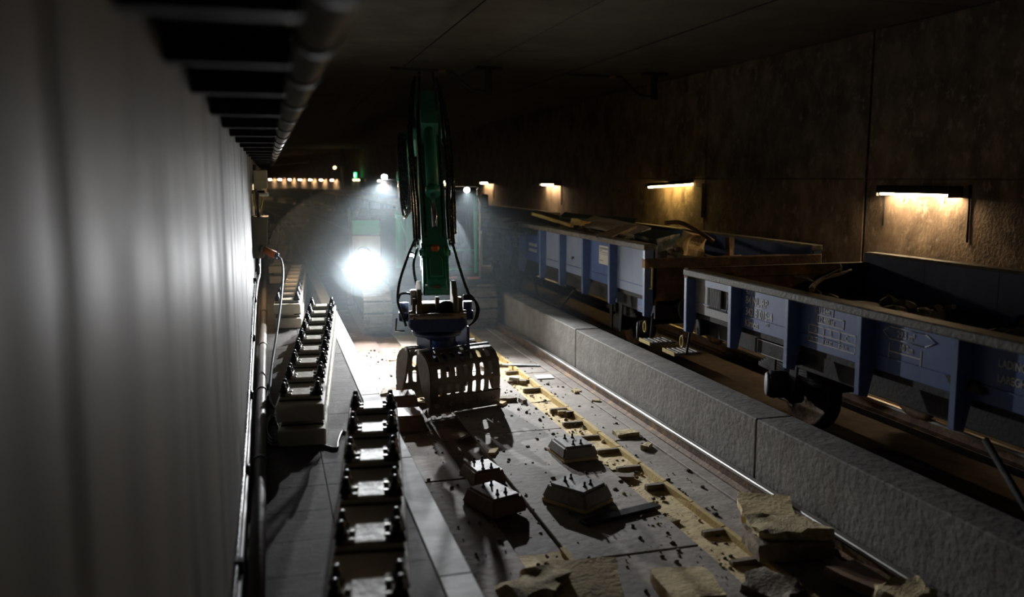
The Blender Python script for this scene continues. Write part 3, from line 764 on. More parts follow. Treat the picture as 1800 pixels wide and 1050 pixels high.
        for q, (a, b) in enumerate((('A', '19.1t'), ('B', '23.1t'), ('C', '25.1t'))):
            put_text(r, T(a, .075), 8.20-.235*q, 1.228); put_text(r, T(b, .07, .78), 8.27-.235*q, 1.145)
        # area panel
        put_text(r, T('29.3 m\u00B2', .085, .8), 7.05, 1.385)
        mb = MB(); hx = [(7.22, 1.415), (7.14, 1.465), (6.72, 1.465), (6.60, 1.415), (6.72, 1.36), (7.14, 1.36)]
        for q in range(6):
            a, b = hx[q], hx[(q+1) % 6]; mb.tube([(-1.303, a[0], a[1]), (-1.303, b[0], b[1])], .006, 4)
        mb.build('printed_frame', M['white'], r)
        put_text(r, T('10.2m', .085, .8), 7.02, 1.275)
        mb = MB(); mb.box(-1.304, -1.302, 6.76, 7.14, 1.245, 1.256); mb.box(-1.304, -1.302, 6.755, 6.766, 1.19, 1.32); mb.box(-1.304, -1.302, 7.134, 7.145, 1.19, 1.32)
        mb.build('printed_line', M['white'], r)
        put_text(r, T('LADINGBALLASTG', .085, .8), 5.98, 1.36); put_text(r, T('LAREGHTBALLAST', .085, .8), 5.98, 1.245)
        # card holder with wire mesh on the end panel
        MB().box(-1.33, -1.305, 9.72, 10.36, PB+.02, 1.16).build('holder_plate', M['greypl'], r)
        MB().box(-1.345, -1.305, 9.72, 10.36, 1.42, 1.515).build('holder_band', M['bluepale'], r)
        MB().box(-1.31, -1.302, 9.72, 10.36, 1.16, 1.42).build('holder_back', M['under'], r)
        ch = MB().box(-1.345, -1.335, 9.98, 10.24, 1.19, 1.41).build('card_cage', M['cap'], r)
        for q in range(7):
            MB().tube([(-1.35, 10.0+q*.04, 1.17), (-1.35, 10.0+q*.04, 1.415)], .004, 4).build('cage_wire', M['under'], ch)
        MB().tube([(-1.35, 9.80, 1.40), (-1.36, 9.78, 1.28), (-1.355, 9.82, 1.18)], .006, 5, sub=4).build('wire', M['hose'], r)
        # small plates on the sill
        MB().box(-1.245, -1.04, 1.42, 1.72, .80, .98).build('sill_plate', M['cap'], r)
        MB().box(-1.245, -1.04, .12, .62, .78, 1.0).build('sill_plate', M['blue'], r)
        put_text(r, T('2.5 bar', .07), .58, .82, x=-1.247)
    if placard:
        pc_ = MB().box(-1.315, -1.30, 1.47, 2.02, 1.36, 1.66).build('placard', M['white'], r)
        for q, (w_, zz, hh) in enumerate(((.44, 1.60, .03), (.12, 1.575, .012), (.40, 1.55, .01), (.36, 1.52, .008), (.16, 1.41, .015))):
            MB().box(-1.3165, -1.314, 1.99-w_, 1.99, zz, zz+hh).build('printed_line', M['greypl'], pc_)
    return r
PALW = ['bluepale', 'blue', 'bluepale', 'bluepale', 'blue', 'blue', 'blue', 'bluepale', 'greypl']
PALN = ['blue', 'blue', 'blue', 'blue', 'blue', 'blue', 'blue', 'blue', 'greypl']
PITCHW = 11.94
W = [-1.0 + i*PITCHW for i in range(8)]
wagon(W[0], 'blue open wagon holding dark rubble and a bare branch', rims=(1.605, 1.605), rz_far=1.75, palette=PALN)
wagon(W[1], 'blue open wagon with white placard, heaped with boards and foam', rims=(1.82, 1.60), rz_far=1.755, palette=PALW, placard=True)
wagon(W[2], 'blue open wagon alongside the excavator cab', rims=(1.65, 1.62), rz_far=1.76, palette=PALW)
for i in range(3, 8):
    wagon(W[i], 'far dark open wagon in the train along the bend', 'wagons along the far bend', rims=(1.65, 1.65), rz_far=1.7, detail=0)

# loads: rubble heaps and the pieces lying on them
def heap(y0, y1, z, h, seed, label, nch=160):
    g = random.Random(seed); mb = MB()
    nx, ny = 14, 40; vs = []
    for j in range(ny+1):
        for i in range(nx+1):
            u, v = i/nx, j/ny
            p = Vector((u*3, (y0+(y1-y0)*v)*1.1, seed))
            e = math.sin(PI*u)**.6*math.sin(PI*min(max(v, .02), .98))**.35
            vs.append((5.24 + 2.46*u, y0+(y1-y0)*v, z + h*e*(.55+.6*noise.noise(p*.9)+.25*noise.noise(p*2.7))))
    mb._new(vs, [(j*(nx+1)+i, j*(nx+1)+i+1, (j+1)*(nx+1)+i+1, (j+1)*(nx+1)+i) for j in range(ny) for i in range(nx)])
    for _ in range(nch):
        u, v = g.random(), g.random(); j = int(v*ny); i = int(u*nx)
        b = Vector(vs[j*(nx+1)+i]); mb.chunk(b + Vector((0, 0, .01)), g.uniform(.04, .16), g)
    return tag(mb.build('rubble_heap', M['rubble'], kind='stuff'), label, 'rubble')
heap(W[0]+.2, W[0]+BL-.2, 1.45, .42, 11, 'dark rubble filling the wagon that holds a bare branch')
heap(W[1]+.2, W[1]+BL-.2, 1.62, .42, 5, 'dark rubble filling the wagon with the white placard')
heap(W[2]+.2, W[2]+BL-.2, 1.60, .40, 9, 'dark rubble filling the wagon alongside the excavator cab')

def slab_piece(name, c, size, rot, m, label, cat, group=None, seed=0, rough=.012, cut=True):
    g = random.Random(seed); mb = MB()
    mb.box(-size[0]/2, size[0]/2, -size[1]/2, size[1]/2, -size[2]/2, size[2]/2)
    bmesh.ops.subdivide_edges(mb.bm, edges=mb.bm.edges[:], cuts=6, use_grid_fill=True)
    for v in mb.bm.verts:
        k = noise.noise_vector(Vector(v.co)*6 + Vector((seed*3.1, 0, 0)))
        ex = max(abs(v.co.x)/(size[0]/2), abs(v.co.y)/(size[1]/2))
        v.co += Vector((k.x, k.y, k.z*.5))*rough*(2.2 if ex > .95 else .6)
    o = mb.build(name, m)
    o.location = c; o.rotation_euler = [math.radians(a) for a in rot]
    return tag(o, label, cat, group)
W1Y = W[1]
slab_piece('foam_lump', (6.30, 11.95, 2.02), (.42, .16, .34), (14, 12, 8), M['foam'], 'upright tan foam lump at the end of placard wagon', 'foam', seed=1, rough=.03)
slab_piece('grey_box', (5.95, 12.5, 2.05), (.5, .5, .22), (6, -8, 20), M['tarp'], 'dark grey box-like slab beside the upright tan foam lump', 'slab', seed=2)
tag(MB().tube([(5.95, 12.2, 2.34), (6.1, 12.0, 2.36), (6.3, 11.8, 2.24), (6.5, 11.65, 2.08)], .035, 6, sub=3).build('bent_strip', M['brownpanel']), 'bent brown strip arching over the upright tan foam lump', 'strip')
slab_piece('rusty_post', (6.72, 11.55, 1.98), (.09, .09, .34), (0, 0, 10), M['rust'], 'short rusty post standing at the rusted wagon end', 'post', seed=4, rough=.01)
slab_piece('foam_lump', (6.74, 11.5, 1.83), (.26, .14, .09), (0, 0, 10), M['foamrough'], 'small foam lump at the foot of the short rusty post', 'foam', seed=5, rough=.03)
slab_piece('timber_board', (5.62, 13.3, 2.15), (.22, 1.7, .05), (3, 6, -38), M['timber'], 'weathered board lying across the rim of placard wagon', 'board', seed=6)
slab_piece('board', (6.1, 14.6, 2.16), (.5, 1.3, .05), (8, -14, 30), M['sheet'], 'pale grey board on the placard wagon rubble', 'board', seed=7)
slab_piece('board', (6.3, 15.9, 2.24), (.4, 1.5, .04), (4, -10, 55), M['tarp'], 'dark board leaning on the placard wagon rubble', 'board', seed=8)
slab_piece('foam_strip', (5.40, 16.1, 2.22), (.12, 1.1, .06), (10, 5, 28), M['yellowp'], 'long yellow foam strip on the placard wagon', 'foam', seed=9, rough=.015)
slab_piece('foam_lump', (5.62, 15.0, 2.2), (.36, .26, .10), (5, 8, 35), M['foamlip'], 'yellow foam lump beside long yellow strip on wagon', 'foam', seed=10, rough=.03)
slab_piece('brown_panel', (5.75, 18.1, 2.08), (.9, 1.9, .05), (4, -16, 8), M['brownpanel'], 'brown panel tilted across the placard wagon far end', 'panel', seed=11)
slab_piece('dark_sheet', (5.35, 16.9, 2.0), (.5, 1.2, .12), (2, -8, 6), M['tarp'], 'dark green sheet bulging over the wagon rim', 'sheet', seed=12, rough=.03)
slab_piece('plastic_sheet', (5.32, 19.3, 1.98), (.45, 1.8, .14), (0, -6, 4), M['sheet'], 'crumpled pale plastic sheet on rim of placard wagon', 'sheet', seed=13, rough=.05)
slab_piece('plastic_sheet', (5.9, 20.2, 2.0), (.5, 1.2, .06), (0, 5, 20), M['sheet'], 'flat pale sheet behind the crumpled plastic sheet', 'sheet', seed=14, rough=.03)
br = empty('branch', (0, 0, 0), 0, 'bare pale branch with twigs on the dark rubble', 'branch')
MB().tube([(5.25, 7.4, 1.92), (5.45, 7.65, 1.93), (5.75, 7.9, 1.97), (6.1, 8.1, 1.98), (6.4, 8.3, 2.0)], [.03, .028, .024, .02, .012], 6, sub=3).build('stem', M['branch'], br)
for a, b in (((5.45, 7.65, 1.93), (5.38, 7.4, 1.80)), ((5.75, 7.9, 1.97), (5.9, 7.8, 2.1)), ((6.1, 8.1, 1.98), (6.2, 8.25, 2.1)), ((5.5, 7.7, 1.95), (5.32, 7.8, 2.02))):
    MB().tube([a, ((a[0]+b[0])/2+.03, (a[1]+b[1])/2, (a[2]+b[2])/2+.01), b], [.012, .01, .004], 5).build('twig', M['branch'], br)

# ------------------------------------------------------------------ the excavator
EX, EY, SLEW = 3.03, 18.3, math.radians(-7.4)
ex = empty('excavator', (EX, EY, 0), 0, 'green tracked excavator with lit work lamps holding a slotted grab', 'excavator')
def up(mb, name, m, parent=None):       # a part that turns with the upper body; coordinates (right, back, up)
    if parent is None:
        return mb.build(name, m, ex, None, SLEW)
    return mb.build(name, m, parent)
def Lf(u, v, a): return (a, -u, v)      # profile (forward, up), extruded sideways

# crawler tracks
IC, IR = 1.50, .385
def track_pt(s):                          # closed track path: position (y, z) and tangent angle
    st = 2*IC; arc = PI*IR; per = 2*st + 2*arc; s %= per
    zc = IR + .065
    if s < st: return (-IC + s, zc - IR, 0.0)
    s -= st
    if s < arc: t = s/IR; return (IC + IR*math.sin(t), zc - IR*math.cos(t), t)
    s -= arc
    if s < st: return (IC - s, zc + IR, PI)
    s -= st; t = s/IR
    return (-IC - IR*math.sin(t), zc + IR*math.cos(t), PI + t)
mb = MB()
mb.box(-.27, .27, -.095, .095, -.065, -.03, bev=.006)
mb.box(-.27, .27, -.085, -.060, -.082, -.06); mb.box(-.27, .27, -.01, .01, -.078, -.06)
for x in (-.10, -.04, .06, .12): 
    for yb in (-.045, .05): mb.cyl((x, yb, -.066), (x, yb, -.074), .012, seg=6)
SHOE = mb.mesh('track_shoe', M['shoe'])
per = 4*IC + 2*PI*IR; NS = 42
for sx in (-1.07, 1.05):
    mb = MB()
    for k in range(60):
        a, b = track_pt(per*k/60), track_pt(per*(k+1)/60)
        va = [(-.12, a[0]*1, a[1]), (.12, a[0], a[1]), (.12, b[0], b[1]), (-.12, b[0], b[1])]
        mb._new(va, [(0, 1, 2, 3)])
    band = mb.build('track_chain', M['under'], ex, (sx, 0, 0))
    for k in range(NS):
        py, pz, t = track_pt(per*(k+.5)/NS)
        o = inst('track_shoe', SHOE, band, (0, py, pz)); o.rotation_euler = (t, 0, 0)
    MB().box(-.16, .16, -IC+.1, IC-.1, .26, .62, bev=.05).build('track_frame', M['charcoal'], ex, (sx, 0, 0))
    for e in (-1, 1):
        MB().lathe([(.06, -.17), (.22, -.17), (.30, -.1), (.36, -.06), (.36, .06), (.30, .1), (.22, .17), (.06, .17)], (sx, e*IC, IR+.065), (1, 0, 0), 20).build('idler_wheel', M['charcoal'], ex)
    for q in range(5):
        MB().cyl((sx-.13, -1.0+q*.5, .17), (sx+.13, -1.0+q*.5, .17), .09).build('track_roller', M['charcoal'], ex)
mb = MB(); mb.box(-.95, .95, -.75, .75, .42, .80, bev=.06); mb.build('undercarriage', M['charcoal'], ex)
MB().cyl((0, 0, .78), (0, 0, 1.06), .62, seg=28).build('slew_ring', M['charcoal'], ex)

# upper body
mb = MB(); mb.box(-1.36, 1.22, -1.0, 2.2, 1.03, 1.24, bev=.03); deck = up(mb, 'deck', M['charcoal'])
mb = MB(); mb.prism([(-1.5, 1.15), (-2.35, 1.25), (-2.5, 1.6), (-2.45, 2.15), (-1.5, 2.25)], -1.3, 1.18, Lf, bev=.05); up(mb, 'counterweight', M['charcoal'])
mb = MB(); mb.box(-1.34, 1.16, .35, 1.55, 1.2, 2.22, bev=.06); hood = up(mb, 'engine_hood', M['teal'])
mb = MB(); mb.box(-1.34, -.72, -.80, .40, 1.22, 2.20, bev=.05); bx_ = up(mb, 'tool_box', M['charcoal'])
mb = MB(); mb.box(-1.31, -.75, -.835, -.79, 1.89, 2.18, bev=.012); up(mb, 'front_panel', M['teal'], bx_)
mb = MB(); mb.box(-1.31, -.75, -.83, -.79, 1.45, 1.86, bev=.012); up(mb, 'front_panel', M['cap'], bx_)
mb = MB(); mb.box(-1.30, -.30, .0, .60, 2.2, 2.36, bev=.05); up(mb, 'top_cover', M['charcoal'])
for pts in ([(-1.36, -.9, 1.25), (-1.36, -.9, 2.45), (-1.36, .3, 2.45), (-1.36, .3, 1.3)], [(-.95, -.7, 2.18), (-.95, -.7, 2.55), (-.6, -.7, 2.55)], [(-1.2, -.82, 2.2), (-1.16, -.86, 2.32), (-1.13, -.86, 2.44)]):
    up(MB().tube(pts, .016, 8), 'handrail', M['tray'])

# cab: frame of posts, panes, roof
C0, C1, CF, CB, CZ0, CZ1 = .33, 1.13, -1.72, .05, 1.12, 2.84
mb = MB(); mb.box(C0, C1, CF+.02, CB, CZ0, CZ0+.10, bev=.02); up(mb, 'cab_floor', M['charcoal'])
mb = MB(); mb.box(C0-.02, C1+.02, CF+.02, CB+.02, CZ1-.10, CZ1, bev=.035); roof = up(mb, 'cab_roof', M['charcoal'])
for (x, y) in ((C0, CF), (C1, CF), (C0, -.72), (C1, -.72), (C0, CB), (C1, CB)):
    mb = MB(); yb = y + (.14 if y == CF else 0)
    mb.tube([(x, y, CZ0+.05), (x, y+.01, 1.9), (x, yb, CZ1-.06)], .04, 8); up(mb, 'cab_post', M['teal'])
mb = MB(); mb.tube([(C0, CF, 1.62), (C1, CF, 1.62)], .02, 8); up(mb, 'cab_crossbar', M['teal'])
mb = MB(); mb.tube([(C0, CF+.02, CZ0+.12), (C1, CF+.02, CZ0+.12)], .03, 8); up(mb, 'cab_crossbar', M['teal'])
def pane(V, name='window_pane'):
    mb = MB(); n = (Vector(V[1])-Vector(V[0])).cross(Vector(V[3])-Vector(V[0])).normalized()*.006
    mb.hexa([Vector(V[0])-n, Vector(V[1])-n, Vector(V[2])-n, Vector(V[3])-n, Vector(V[0])+n, Vector(V[1])+n, Vector(V[2])+n, Vector(V[3])+n])
    return up(mb, name, M['cabglass'])
pane([(C0, CF, 1.62), (C1, CF, 1.62), (C1, CF+.13, CZ1-.1), (C0, CF+.13, CZ1-.1)])
pane([(C0, CF, CZ0+.1), (C1, CF, CZ0+.1), (C1, CF, 1.62), (C0, CF, 1.62)])
for x in (C0, C1):
    pane([(x, CF, 1.5), (x, -.72, 1.5), (x, -.72, CZ1-.1), (x, CF+.13, CZ1-.1)])
    pane([(x, -.72, 1.5), (x, CB, 1.5), (x, CB, CZ1-.1), (x, -.72, CZ1-.1)])
    mb = MB(); mb.box(x-.015, x+.015, CF, CB, CZ0+.05, 1.5); up(mb, 'door_panel', M['teal'])
pane([(C0, CB, 1.6), (C1, CB, 1.6), (C1, CB, CZ1-.1), (C0, CB, CZ1-.1)])
mb = MB(); mb.box(C0, C1, CB-.02, CB+.02, CZ0+.05, 1.6); up(mb, 'cab_rear_panel', M['teal'])
st = up(MB().box(.52, .96, -.62, -.15, 1.30, 1.50, bev=.05), 'seat', M['charcoal'])
up(MB().box(.52, .96, -.20, -.06, 1.45, 2.15, bev=.05), 'seat_backrest', M['charcoal'])
for x in (.44, 1.02): up(MB().box(x-.05, x+.05, -.75, -.2, 1.3, 1.62, bev=.02), 'control_console', M['charcoal'])
# rail with lamps over the windscreen
up(MB().tube([(C0-.04, CF-.02, CZ1-.02), (C0+.0, CF-.06, CZ1+.03), (C1-.02, CF-.06, CZ1+.03), (C1+.02, CF-.03, CZ1-.03), (C1+.03, CF+.02, CZ1-.16)], .014, 8, sub=4), 'lamp_rail', M['chrome'])
mb = MB(); mb.box(C1-.18, C1+.05, CF-.03, CF-.01, CZ0-.08, CZ0-.03); up(mb, 'red_reflector', M['redplate'])
up(MB().box(.45, .75, CF-.01, CF+.01, CZ0-.06, CZ0-.02), 'red_reflector', M['redplate'])
# grab rails and mirror beside the cab
up(MB().tube([(C1+.07, CF-.05, 1.05), (C1+.07, CF-.05, 2.55), (C1+.04, CF+.02, 2.66)], .016, 8), 'grab_rail', M['zinc'])
up(MB().tube([(C1+.12, CF+.05, 2.0), (C1+.12, CF+.05, 1.30), (C1+.30, CF+.05, 1.30), (C1+.30, CF+.05, 1.36)], .016, 8), 'grab_rail', M['zinc'])
mi = up(MB().box(C1+.10, C1+.24, CF-.12, CF-.07, 2.45, 2.72, bev=.04, seg=2), 'mirror', M['tray'])
up(MB().tube([(C1, CF+.02, 2.4), (C1+.1, CF-.05, 2.42), (C1+.17, CF-.08, 2.50)], .014, 8), 'mirror_arm', M['tray'])
up(MB().box(C1+.02, C1+.38, CF+.1, CF+.7, .88, .92, bev=.01), 'side_step', M['shoe'])

# boom and its cylinders
BOOM_T = [(.30, 1.62), (.95, 2.62), (1.75, 3.40), (2.6, 3.78), (4.0, 3.97), (5.55, 3.93), (5.72, 3.78)]
BOOM_B = [(5.66, 3.60), (5.45, 3.55), (4.1, 3.48), (2.9, 3.22), (2.1, 2.75), (1.35, 1.98), (.75, 1.42), (.45, 1.36)]
up(MB().prism(BOOM_T + BOOM_B, -.21, .21, Lf, bev=.012), 'boom', M['teal'])
for sx in (-.36, .36):
    cb_ = up(MB().cyl((sx, -.95, 1.30), (sx, -1.85, 2.35), .075, seg=14), 'boom_cylinder', M['teal'])
    up(MB().cyl((sx, -1.80, 2.29), (sx, -1.87, 2.38), .092, seg=14), 'cylinder_collar', M['teal'], cb_)
    up(MB().cyl((sx, -1.85, 2.35), (sx, -2.45, 3.05), .042, seg=12), 'cylinder_rod', M['chrome'], cb_)
    up(MB().cyl((sx-.06, -2.47, 3.07), (sx+.06, -2.47, 3.07), .09), 'rod_eye', M['teal'], cb_)
    up(MB().cyl((sx-.07, -.93, 1.28), (sx+.07, -.93, 1.28), .10), 'cylinder_foot', M['teal'], cb_)
    s_ = 1 if sx > 0 else -1
    up(MB().tube([(sx+.0, -1.86, 2.30), (sx-s_*.10, -1.75, 1.98), (sx-s_*.20, -1.5, 1.72), (sx-s_*.18, -1.3, 1.50), (sx-s_*.06, -1.2, 1.62)], .022, 8, sub=5), 'steel_line', M['teal'])

# stick: from the boom tip down to the tool
SP = Vector((5.60, 3.74)); SE = Vector((7.44, 1.60))
sd = (SE-SP).normalized(); sn = Vector((-sd.y, sd.x))
SLEN = (SE-SP).length
def sk(t, s): p = SP + sd*t + sn*s; return (p.x, p.y)
POLY = [sk(*q) for q in ((-.62, .02), (-.55, .28), (-.2, .36), (.3, .36), (1.6, .25), (SLEN-.25, .15), (SLEN, .11), (SLEN+.1, 0), (SLEN, -.11), (SLEN-.3, -.13), (1.4, -.18), (.2, -.22), (-.2, -.2))]
up(MB().prism(POLY, -.17, .17, Lf, bev=.012), 'stick', M['teal'])
up(MB().cyl((-.27, -SP.x, SP.y), (.27, -SP.x, SP.y), .11), 'stick_pivot', M['teal'])
def s3(r, t, s): p = SP + sd*t + sn*s; return Vector((r, -p.x, p.y))
up(MB().prism([(s3(0, a, b).y*-1, s3(0, a, b).z) for a, b in ((-.1, .3), (.2, .62), (.45, .62), (.6, .3))], -.12, .12, Lf), 'cylinder_bracket', M['teal'])
bc = up(MB().cyl(s3(0, .30, .50), s3(0, 1.55, .44), .085, seg=14), 'tool_cylinder', M['teal'])
up(MB().cyl(s3(0, 1.55, .44), s3(0, 2.12, .40), .036, seg=10), 'cylinder_rod', M['chrome'], bc)
up(MB().cyl(s3(0, 1.48, .443), s3(0, 1.58, .438), .10, seg=14), 'cylinder_collar', M['teal'], bc)
up(MB().box(-.055, .055, -7.34, -7.20, 2.10, 2.24, bev=.025), 'rod_end', M['orange'], None)
# stick cylinder on the boom back
up(MB().cyl((0, -3.2, 4.12), (0, -4.7, 4.22), .08), 'stick_cylinder', M['teal'])
up(MB().cyl((0, -4.7, 4.22), (0, -5.15, 4.20), .04), 'cylinder_rod', M['chrome'])

# green tool link with recessed face
HX = -7.62
lk = up(MB().prism([(7.02, 2.14), (7.12, 2.22), (7.28, 2.22), (7.40, 2.06), (7.66, 1.74), (7.68, 1.60), (7.60, 1.51), (7.46, 1.51), (7.40, 1.62), (7.14, 2.0)], -.125, .125, Lf, bev=.012), 'tool_link', M['teal'])
def face(u, v, a):      # on the sloping front face of the link: u sideways, v along the slope from the top, a out of it
    p0 = Vector((7.40, 2.06)); p1 = Vector((7.66, 1.74)); d_ = (p1-p0).normalized(); n_ = Vector((-d_.y, d_.x))
    q = p0 + d_*v + n_*a
    return (u, -q.x, q.y)
up(MB().prism([(-.045, -.02), (.045, -.02), (.085, .05), (.085, .38), (-.085, .38), (-.085, .05)], .002, .035, face, bev=.01), 'raised_panel', M['teal'], lk)
up(MB().prism([(-.053, -.033), (.053, -.033), (.10, .045), (.10, .39), (-.10, .39), (-.10, .045)], -.02, .008, face), 'panel_recess', M['teal'], lk)
for sx in (-1, 1):
    up(MB().cyl((sx*.09, -7.22, 2.11), (sx*.185, -7.22, 2.11), .085, seg=16), 'link_boss', M['teal'], lk)
    up(MB().cyl((sx*.185, -7.22, 2.11), (sx*.205, -7.22, 2.11), .055, seg=12), 'link_pin', M['charcoal'], lk)
    up(MB().prism([(7.0, 2.10), (7.14, 2.26), (7.30, 2.18), (7.20, 1.9), (6.98, 1.78), (6.9, 1.9)], sx*.165-.015, sx*.165+.015, Lf), 'side_link', M['teal'])
up(MB().cyl((-.15, -7.58, 1.56), (.15, -7.58, 1.56), .09, seg=18), 'lower_boss', M['teal'], lk)
up(MB().box(-.06, .04, -7.70, -7.66, 1.60, 1.65), 'worn_patch', M['rust'], lk)

# brown quick coupler
for sx in (-1, 1):
    up(MB().prism([(7.26, 1.70), (7.42, 1.74), (7.62, 1.62), (7.80, 1.18), (7.20, 1.18), (7.16, 1.35)], sx*.23-.03, sx*.23+.03, Lf, bev=.008), 'coupler_plate', M['brownplate'])
    up(MB().prism([(7.40, 1.46), (7.62, 1.48), (7.84, 1.16), (7.30, 1.16)], sx*.30-.022, sx*.30+.022, Lf, bev=.006), 'coupler_plate', M['brownplate'])
    up(MB().cyl((sx*.31, -7.66, 1.22), (sx*.37, -7.66, 1.22), .055, seg=12), 'coupler_bolt', M['brownplate'])
up(MB().box(-.24, .24, -7.50, -7.20, 1.16, 1.36, bev=.02), 'coupler_body', M['brownplate'])
up(MB().cyl((-.36, -7.78, 1.20), (.36, -7.78, 1.20), .05, seg=14), 'coupler_pin', M['brownplate'])
up(MB().prism([(-.02, 1.47), (.03, 1.47), (.03, 1.22), (-.02, 1.22)], 7.44, 7.58, lambda u, v, a: (u, -a, v)), 'coupler_rib', M['brownplate'])
up(MB().lathe([(.01, 0), (.12, 0), (.12, .04), (.01, .05)], (.12, -7.56, 1.30), (0, -1, 0), 16), 'coupler_cylinder', M['tray'])
# blue tiltrotator
ti = up(MB().prism([(-.36, 1.16), (.36, 1.16), (.38, 1.02), (.30, .93), (-.30, .93), (-.38, 1.02)], 7.14, 7.80, lambda u, v, a: (u, -a, v), bev=.02), 'tilt_housing', M['tiltblue'])
for sx in (-1, 1):
    up(MB().cyl((sx*.42, -7.30, 1.02), (sx*.42, -7.30, 1.32), .06), 'tilt_cylinder', M['tiltblue'], ti)
    up(MB().box(sx*.44-.05, sx*.44+.05, -7.42, -7.22, 1.04, 1.18, bev=.01), 'tilt_bracket', M['tiltblue'], ti)
up(MB().lathe([(.20, 0), (.32, .02), (.33, .07), (.24, .10), (.12, .11)], (0, -7.46, .84), seg=24), 'rotor_disc', M['tiltblue'])
up(MB().lathe([(.01, -.0), (.26, .0), (.16, .06), (.01, .08)], (0, -7.50, .985), (0, -1, .12), 20), 'rotor_cover', M['tiltblue'], ti)

# grab: two slotted shells, turned against the excavator
GC = Vector((2.215, 11.12, 0.01)); GA = math.radians(16.5)
gl = Matrix.Translation(GC - Vector((EX, EY, 0))) @ Matrix.Rotation(GA, 4, 'Z')
def gpart(mb, name, m, parent=None):
    if parent is None:
        o = mb.build(name, m, ex); o.matrix_local = gl
    else:
        o = mb.build(name, m, parent)
    return o
PROF = [(.10, .90), (.24, .89), (.355, .83), (.43, .73), (.465, .61), (.475, .46), (.465, .31), (.445, .17), (.43, .12)]
def pp(s):     # profile by arclength fraction 0..1
    L_ = [0]
    for a, b in zip(PROF[:-1], PROF[1:]): L_.append(L_[-1] + math.dist(a, b))
    s *= L_[-1]
    for i in range(len(PROF)-1):
        if s <= L_[i+1] + 1e-9:
            t = (s-L_[i])/(L_[i+1]-L_[i])
            return (PROF[i][0]+(PROF[i+1][0]-PROF[i][0])*t, PROF[i][1]+(PROF[i+1][1]-PROF[i][1])*t)
    return PROF[-1]
def shell(sign, w, xoff, nsl):
    bm = bmesh.new()
    xs = [-w/2+xoff, -w/2+.07+xoff]; cell = (w-.14)/nsl
    rows = [(0.0, .17, None), (.17, .36, 1), (.36, .40, None), (.40, .63, 1), (.63, .655, None), (.655, .87, 1), (.87, 1.0, None)]
    def P_(x, s):
        u, v = pp(min(max(s, 0), 1)); return bm.verts.new((x, -sign*u, v))
    def quad(x0, x1, s0, s1, n=3):
        for i in range(n):
            a, b = s0+(s1-s0)*i/n, s0+(s1-s0)*(i+1)/n
            f = bm.faces.new((P_(x0, a), P_(x1, a), P_(x1, b), P_(x0, b))); f.smooth = False
    x_l, x_r = -w/2+xoff, w/2+xoff
    for (s0, s1, hole) in rows:
        if not hole: quad(x_l, x_r, s0, s1, 3); continue
        quad(x_l, x_l+.07, s0, s1); quad(x_r-.07, x_r, s0, s1)
        for k in range(nsl):
            a, b = x_l+.07+cell*k, x_l+.07+cell*(k+1); c = (a+b)/2; hw = cell*.27
            # stadium hole inside the cell: ring of outer points against ring of inner points
            sm0, sm1 = s0+(s1-s0)*.22, s1-(s1-s0)*.22; ry = (s1-s0)*.14
            N = 16; inner = []; outer = []
            for q in range(N):
                t = 2*PI*q/N
                sg_ = 0 if q in (0, N//2) else (1 if math.sin(t) > 0 else -1)
                inner.append((c + hw*math.cos(t), (sm0+sm1)/2 + sg_*(sm1-sm0)/2 + ry*math.sin(t)))
                dx, dy = math.cos(t), math.sin(t); k_ = 1/max(abs(dx), abs(dy))
                outer.append((c + dx*k_*(b-a)/2, (s0+s1)/2 + dy*k_*(s1-s0)/2))
            for q in range(N):
                j = (q+1) % N
                try: bm.faces.new((P_(*outer[q]), P_(*outer[j]), P_(*inner[j]), P_(*inner[q])))
                except ValueError: pass
    bmesh.ops.remove_doubles(bm, verts=bm.verts[:], dist=.0008)
    bmesh.ops.recalc_face_normals(bm, faces=bm.faces[:])
    me = bpy.data.meshes.new('grab_shell'); bm.to_mesh(me); bm.free(); me.materials.append(M['worn'])
    o = bpy.data.objects.new('grab_shell', me); COL.objects.link(o); o.parent = ex; o.matrix_local = gl @ Matrix.Scale(.87, 4, (0, 0, 1))
    sm = o.modifiers.new('thickness', 'SOLIDIFY'); sm.thickness = .022; sm.offset = 0
    # end plates, blade, bolts, top bar
    end = PROF + [(.36, .10), (.20, .40), (.09, .78)]
    for x in (x_l, x_r):
        gpart(MB().prism(end, x-.016, x+.016, lambda u, v, a: (a, -sign*u, v), bev=.004), 'end_plate', M['worn'], o)
    gpart(MB().prism([(.466, .265), (.482, .25), (.45, .0), (.42, .0), (.42, .06), (.44, .24)], x_l-.02, x_r+.02, lambda u, v, a: (a, -sign*u, v), bev=.004), 'cutting_blade', M['worn'], o)
    for k in range(5):
        x = x_l+.08+(w-.16)*k/4
        gpart(MB().lathe([(.034, 0), (.034, .014), (.022, .016), (.02, .004), (.001, .004)], (x, -sign*.465, .13), (0, -sign, .13), 14), 'blade_bolt', M['shoe'], o)
    gpart(MB().cyl((x_l-.02, -sign*.15, .895), (x_r+.02, -sign*.15, .895), .035, seg=12), 'hinge_bar', M['railsteel'], o)
    return o
sh1 = shell(1, 1.02, .06, 7)
sh2 = shell(-1, 1.02, .02, 7)
gpart(MB().box(-.26, .24, -.22, .22, .52, .70, bev=.03), 'grab_head', M['tiltblue'])
gpart(MB().cyl((-.02, 0, .68), (-.02, 0, 1.03), .17, seg=18), 'rotor_shaft', M['tiltblue'])
for sx in (-.30, .26):
    gpart(MB().prism([(-.19, 1.06), (.19, 1.06), (.21, .54), (-.21, .54)], sx-.02, sx+.02, lambda u, v, a: (a, u, v), bev=.006), 'head_plate', M['tiltblue'])
gpart(MB().cyl((-.12, -.30, .56), (-.12, .30, .56), .06), 'grab_cylinder', M['charcoal'])

